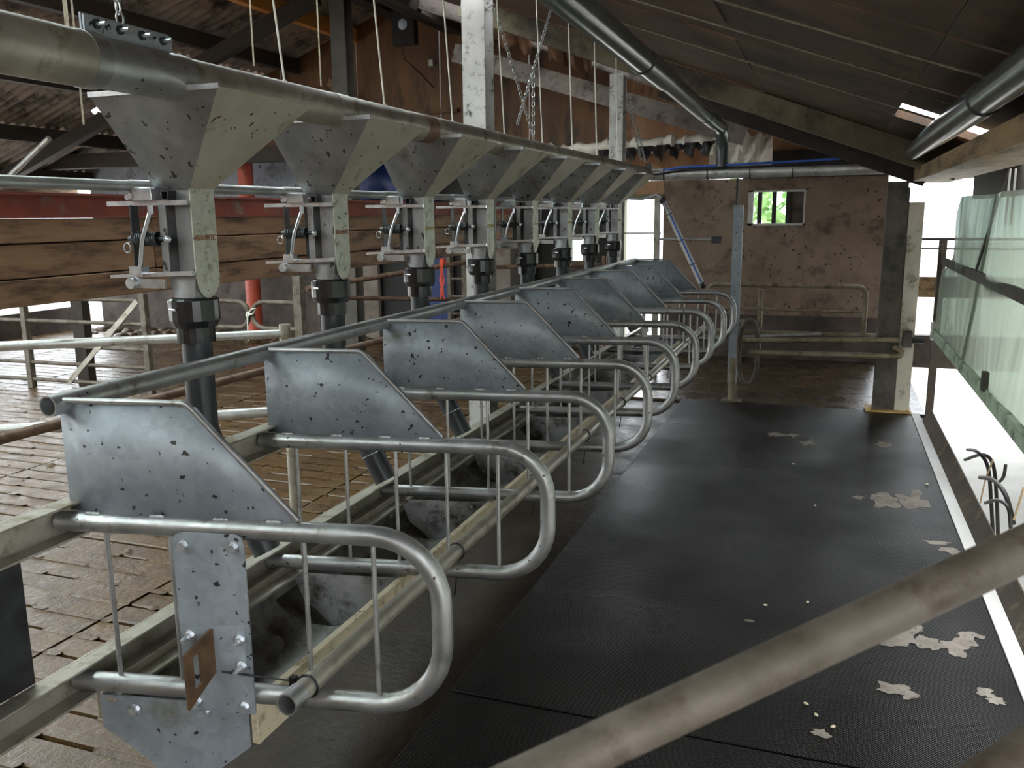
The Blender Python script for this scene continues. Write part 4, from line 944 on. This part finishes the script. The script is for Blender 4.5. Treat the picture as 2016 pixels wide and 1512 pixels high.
# milking hoses in the pit
def hose(pts, r, mat, label):
    ps = [Vector(p_) for p_ in pts]; out = []
    for i in range(len(ps)-1):
        p0 = ps[max(0, i-1)]; p1 = ps[i]; p2 = ps[i+1]; p3 = ps[min(len(ps)-1, i+2)]
        for k in range(6):
            t_ = k/6; out.append(0.5*((2*p1)+(p2-p0)*t_+(2*p0-5*p1+4*p2-p3)*t_*t_+(3*p1-p0-3*p2+p3)*t_**3))
    out.append(ps[-1])
    tag(MB().tube(out, r, 10).build('milk_hose', mat, None, 60), label, 'hose', 'milking hoses in the pit')
def pX(x, y, X): return atX(x, y, X)
XH = 1.25
hose([pX(1905, 885, 1.2), pX(1925, 890, 1.2), pX(1945, 920, XH), pX(1952, 1000, XH), pX(1955, 1060, XH)], 0.014, 'hose_black', 'black milking hose arching out of the pit with a long drop')
hose([pX(1900, 905, 1.2), pX(1935, 895, 1.25), pX(1955, 915, 1.3), pX(1962, 980, 1.3), pX(1965, 1060, 1.3)], 0.014, 'hose_black', 'black milking hose hanging behind the long arching hose')
hose([pX(1930, 940, 1.2), pX(1955, 945, 1.2), pX(1980, 975, 1.2), pX(1995, 1030, 1.2)], 0.016, 'hose_black', 'thick dark milking hose bending towards the foreground rail')
hose([pX(1940, 990, 1.15), pX(1965, 985, 1.15), pX(1985, 1000, 1.15), pX(1990, 1040, 1.15)], 0.012, 'hose_black', 'short dark milking hose looping low in the pit')
hose([pX(1980, 915, 1.35), pX(1975, 940, 1.35), pX(1962, 952, 1.35)], 0.012, 'hose_black', 'stub of dark hose curling upward above the pit pipe')
hose([pX(1955, 905, 1.2), pX(1940, 945, 1.2), pX(1930, 990, 1.2)], 0.006, 'hose_cream', 'thin cream hose crossing the arching black hose')
hose([pX(2016, 960, 1.2), pX(2000, 1010, 1.2), pX(1985, 1050, 1.2)], 0.007, 'hose_cream', 'thin cream hose slanting beside the foreground rail')
for z_, nm in ((0.12, 'upper'), (-0.12, 'lower')):
    o = MB().tube([(1.75, 1.0, z_), (1.75, 7.0, z_)], 0.035, 14).build('milk_line', 'frame_white', None, 50); tag(o, nm + ' pale milk line pipe running through the pit', 'pipe')

# ------------------------------------------------------------------ foreground rails
def c_at(x, y, D): return CAMP+ray(x, y)*D
a_, b__ = c_at(1267, 1428, .88), c_at(1968, 1103, .94); dd = (b__-a_)
ng = thing('near_gate', 'dusty tubular gate slanting across the near mat in the foreground', 'gate', (0, 0, 0))
e1 = b__+dd*1.2; c0 = c_at(1985, 1512, .80); e2 = c0+dd*1.15+Vector((0, 0, 0.07)); up_ = (e1-e2)
MB().tube([a_-dd*1.3, e1], 0.0242, 24).build('rail', 'dung_tube', ng, 50)
MB().tube([c0-dd*0.9-Vector((0, 0, 0.06)), e2], 0.0242, 24).build('rail', 'dung_tube', ng, 50)
MB().tube([Vector((e2.x, e2.y, 0.0)), e2, e1, e1+(e1-e2).normalized()*0.05], 0.026, 16).build('end_upright', 'dung_tube', ng, 50)
# ------------------------------------------------------------------ yard on the left: gates, hoops, pipes
def bar_gate(name, label, pA, pB, zs_, posts, mat, r=0.02):
    t = thing(name, label, 'gate', (0, 0, 0)); A_ = Vector((pA[0], pA[1], 0)); B_ = Vector((pB[0], pB[1], 0))
    for z_ in zs_: MB().tube([A_+Vector((0, 0, z_)), B_+Vector((0, 0, z_))], r, 10).build('bar', mat, t, 50)
    for s_, h in posts:
        p_ = A_.lerp(B_, s_); MB().box(p_.x-0.03, p_.x+0.03, p_.y-0.03, p_.y+0.03, 0.0, h).build('upright', mat, t)
    return t
ga = bar_gate('yard_gate', 'dirty five-bar tube gate standing on the slatted yard', (-9.2, 6.6), (-6.2, 6.69), (0.09, 0.27, 0.45, 0.70, 0.93), ((0, 1.0), (1.0, 1.0), (0.5, 0.95)), 'dung_tube')
MB().beam((-8.1, 6.64, 0.93), (-8.7, 6.6, 0.1), 0.012, 0.05).build('brace', 'galv_dusty', ga); MB().beam((-6.25, 6.66, 0.93), (-7.2, 6.64, 0.08), 0.012, 0.05).build('brace', 'galv_dusty', ga)
o = MB().box(-7.35, -7.2, 6.9, 7.0, -0.01, 1.4).build('timber_post', 'timber_dark'); tag(o, 'dark upright post behind the five-bar yard gate', 'post')
# diagonal gate with bright tubes
q0, q1 = atZ(0, 682, 1.1), atZ(618, 654, 1.1); dq = (q1-q0)
dg = thing('swing_gate', 'bright galvanised two-rail gate crossing behind the trough', 'gate', (0, 0, 0))
s0 = q0-dq*0.6; s1 = q0+dq*0.9
MB().tube([s0, s1], 0.024, 14).build('top_rail', 'white_tube', dg, 50); MB().tube([s0-Vector((0, 0, 0.42)), s1-Vector((0, 0, 0.42))], 0.028, 14).build('lower_rail', 'white_tube', dg, 50)
MB().tube([Vector((s1.x, s1.y, 0)), Vector((s1.x, s1.y, 1.15))], 0.03, 12).build('end_post', 'galv_dusty', dg, 50)
rr_ = thing('rusty_rail', 'rusty brown pipe rail running parallel behind the trough', 'rail', (-2.6, 0, 0))
MB().tube([(0, 0.8, 1.0), (0, 8.6, 0.90)], 0.02, 12).build('rail', 'rusty_tube', rr_, 50)
for y in (8.5,): MB().tube([(0, y, 0), (0, y, 0.95)], 0.03, 10).build('upright', 'rusty_tube', rr_, 50)
# hoops tied with twine
def hoop(label, xa, xt, z0, z1, yv):
    r = (z1-z0)/2; s_ = 1 if xt > xa else -1; zc = (z0+z1)/2
    pts = [(xa, yv, z1)] + [(xt-s_*r+s_*r*math.cos(a), yv, zc+r*math.sin(a)) for a in [PI/2-PI*k/10 for k in range(11)]] + [(xa, yv, z0)]
    t = thing('cubicle_hoop', label, 'hoop', (0, 0, 0)); MB().tube(pts, 0.022, 12).build('hoop', 'dung_tube', t, 50)
    MB().box(xa-0.04, xa+0.04, yv-0.04, yv+0.04, 0, z1+0.25).build('upright', 'dung_tube', t); return t
YH = 6.9
pL, pR = atY(430, 592, YH), atY(585, 580, YH); pm_ = atY(492, 618, YH)
hoop('dung-covered tube hoop tied by twine, its post near the first drop pipe', pL.x-0.25, pm_.x-0.01, pL.z-0.25, pL.z, YH)
hoop('dung-covered tube hoop tied by twine, fixed to the tall post with the long rails', pR.x+0.02, pm_.x+0.03, pL.z-0.25, pL.z, YH)
tw = MB(); tw.tube([pm_+Vector((0.02*math.cos(k*1.1), -0.03+0.01*math.sin(k), 0.02*math.sin(k*1.1))) for k in range(14)], 0.007, 5); tw.tube([pm_+Vector((0, -0.03, 0)), pm_+Vector((0.05, -0.04, 0.05)), pm_+Vector((0.10, -0.04, 0.06)), pm_+Vector((0.07, -0.04, 0.01)), pm_+Vector((0, -0.04, -0.01)), pm_+Vector((-0.01, -0.04, -0.25))], 0.007, 5)
tag(tw.build('twine', 'rope_white', None, 60), 'pale twine knotted round the two hoops', 'twine')
# long rails from the tall post
pa_, pb_ = atZ(600, 552, 1.12), atZ(912, 514, 1.12)
t = thing('yard_rails', 'two long rusty rails between yard posts behind the dispensers', 'rail', (0, 0, 0))
pA = Vector((pR.x+0.1, YH, 1.06)); pB = atY(918, 516, 9.0)
MB().tube([pA, pB], 0.026, 12).build('rail', 'rusty_tube', t, 50)
pA2 = atY(640, 586, 7.2); pB2 = atY(905, 590, 9.0); MB().tube([pA2, pB2], 0.022, 12).build('rail', 'rusty_tube', t, 50)
MB().box(pB.x-0.02, pB.x+0.06, 8.96, 9.04, 0, pB.z+0.08).build('upright', 'dung_tube', t); MB().tube([(pA2.x, 7.2, 0), (pA2.x, 7.2, 1.1)], 0.03, 10).build('upright', 'dung_tube', t, 50)
pC = atY(940, 527, 9.4); pD = atY(1190, 521, 10.2); t2 = thing('yard_rail', 'single rusty rail passing behind the last dispensers', 'rail', (0, 0, 0))
MB().tube([pC, pD], 0.024, 12).build('rail', 'rusty_tube', t2, 50)
for p_ in (pC, pD): MB().tube([(p_.x, p_.y, 0), (p_.x, p_.y, p_.z+0.1)], 0.03, 10).build('upright', 'rusty_tube', t2, 50)
# orange twine
po = atY(872, 515, 8.6)
ot = MB()
for k in range(4): ot.tube([po+Vector((0.012*k-0.02, -0.03, 0)), po+Vector((0.03*math.sin(k*2), -0.04, -0.2)), po+Vector((0.02*math.cos(k*3), -0.035, -0.40))], 0.007, 5)
for k in range(3): ot.tube([po+Vector((0.0+0.015*k-0.015, 0.035*math.cos(a), 0.03*math.sin(a))) for a in [2*PI*q/8 for q in range(9)]], 0.008, 5)
tag(ot.build('orange_twine', 'rope_orange', None, 60), 'bundle of orange twine knotted on the rusty rail', 'twine')
ld = thing('short_ladder', 'dirty short ladder standing by the end of the long rusty rails', 'ladder', (0, 9.15, 0)); la, lb2 = atY(885, 540, 9.15), atY(914, 540, 9.15)
for x_ in (la.x, lb2.x): MB().box(x_-0.02, x_+0.02, -0.03, 0.03, 0, la.z+0.22).build('upright', 'dung_tube', ld)
for k in range(5): MB().tube([(la.x, 0, 0.2+0.2*k), (lb2.x, 0, 0.2+0.2*k)], 0.016, 8).build('rung', 'dung_tube', ld)
# red drain pipes
for (px, y_, lb) in ((503, 10.45, 'wide red drain pipe rising behind the twine-tied hoops'),):
    b0 = atY(px, 640, y_); MB_ = MB().tube([(b0.x, y_, -0.02), (b0.x, y_, roof_z(b0.x)-0.1)], 0.105, 20).build('drain_pipe', 'red_pipe', None, 50); tag(MB_, lb, 'pipe')
# black box hanging under ridge
bx = thing('floodlight', 'black square floodlight with a dangling cable in front of the plywood gable', 'lamp', (-5.0, 10.0, 3.72))
pb1 = atY(797, 55, 10.0)
bx.location = pb1; MB().box(-0.15, 0.15, -0.06, 0.06, -0.2, 0.2).build('housing', 'box_black', bx, bevel=0.01); MB().ball((0.0, -0.05, 0.03), 0.07, 10, 6, (1, 0.35, 1)).build('lens', 'pale_hose', bx)
MB().tube([(-0.05, 0, -0.2), (-0.04, 0.05, -0.35), (0.1, 0.2, -0.5), (0.18, 0.4, -0.65)], 0.008, 6).build('cable', 'tie_black', bx); MB().tube([(0, 0, 0.2), (0, 0, roof_z(pb1.x)-pb1.z-0.02)], 0.012, 6).build('hanger', 'dark_steel', bx)
sk_ = atY(849, 124, YW); o = MB().box(sk_.x-0.03, sk_.x+0.03, YW-0.02, YW+0.05, sk_.z-0.04, sk_.z+0.04).build('wall_socket', 'frame_white', None, bevel=0.004); tag(o, 'small white socket on the plywood gable', 'socket')
# left background beam and small window frame
lbm = MB().box(-10.9, -4.0, 9.9, 10.1, 2.42, 2.62).build('tie_beam', 'timber_dark'); tag(lbm, 'dark tie beam crossing above the pale plaster wall', 'beam')
st_ = MB().tube([atY(15, 350, 7.5), atY(97, 272, 7.5)], 0.03, 12).build('leaning_pole', 'white_tube'); tag(st_, 'pale pole leaning against the tie beam on the left', 'pole')
wlt = struct('wall_left', 'open left side of the barn with low boards', 'wall')
MB().box(-11.3, -11.2, -3, 10.9, 1.75, 2.35).build('eave_board', 'timber_light', wlt); MB().box(-11.3, -11.2, -3, 10.9, -0.1, 0.35).build('low_wall', 'wall_dirty', wlt)
for y in (0.5, 4.9, 8.9): MB().box(-11.32, -11.18, y, y+0.14, -0.1, 2.3).build('post', 'timber_dark', wlt)

# trees outside the small window and beyond the right opening ---------------------
def bush(c, r, n, label, seed):
    rr = random.Random(seed); t = thing('leafy_bush', label, 'bush', (c[0], c[1], -0.82)); mb = MB()
    for k in range(n):
        d_ = Vector((rr.gauss(0, 1), rr.gauss(0, 1), rr.gauss(0, 1))).normalized()*r*rr.uniform(0.5, 1.0); p_ = Vector((0, 0, c[2]+0.82))+Vector((d_.x, d_.y, d_.z*0.9))
        s_ = rr.uniform(0.08, 0.16); a1 = Vector((rr.uniform(-1, 1), rr.uniform(-1, 1), rr.uniform(-1, 1))).normalized(); a2 = a1.cross(Vector((rr.uniform(-1, 1), 0.4, 1))).normalized()
        mb.add([p_-a1*s_, p_+a2*s_*0.5, p_+a1*s_, p_-a2*s_*0.5], [(0, 1, 2, 3)])
    f_ = mb.build('foliage', 'foliage', t, 0); f_['kind'] = 'stuff'
    MB().tube([(0, 0, 0), (0, 0, c[2]+0.82)], 0.06, 8).build('stem', 'timber_dark', t)
bush((-0.55, 15.2, 1.9), 1.1, 900, 'green leafy bush outside the small window', 3)
bush((5.2, 17.5, 2.1), 1.6, 900, 'green leafy bush beyond the right opening', 5)
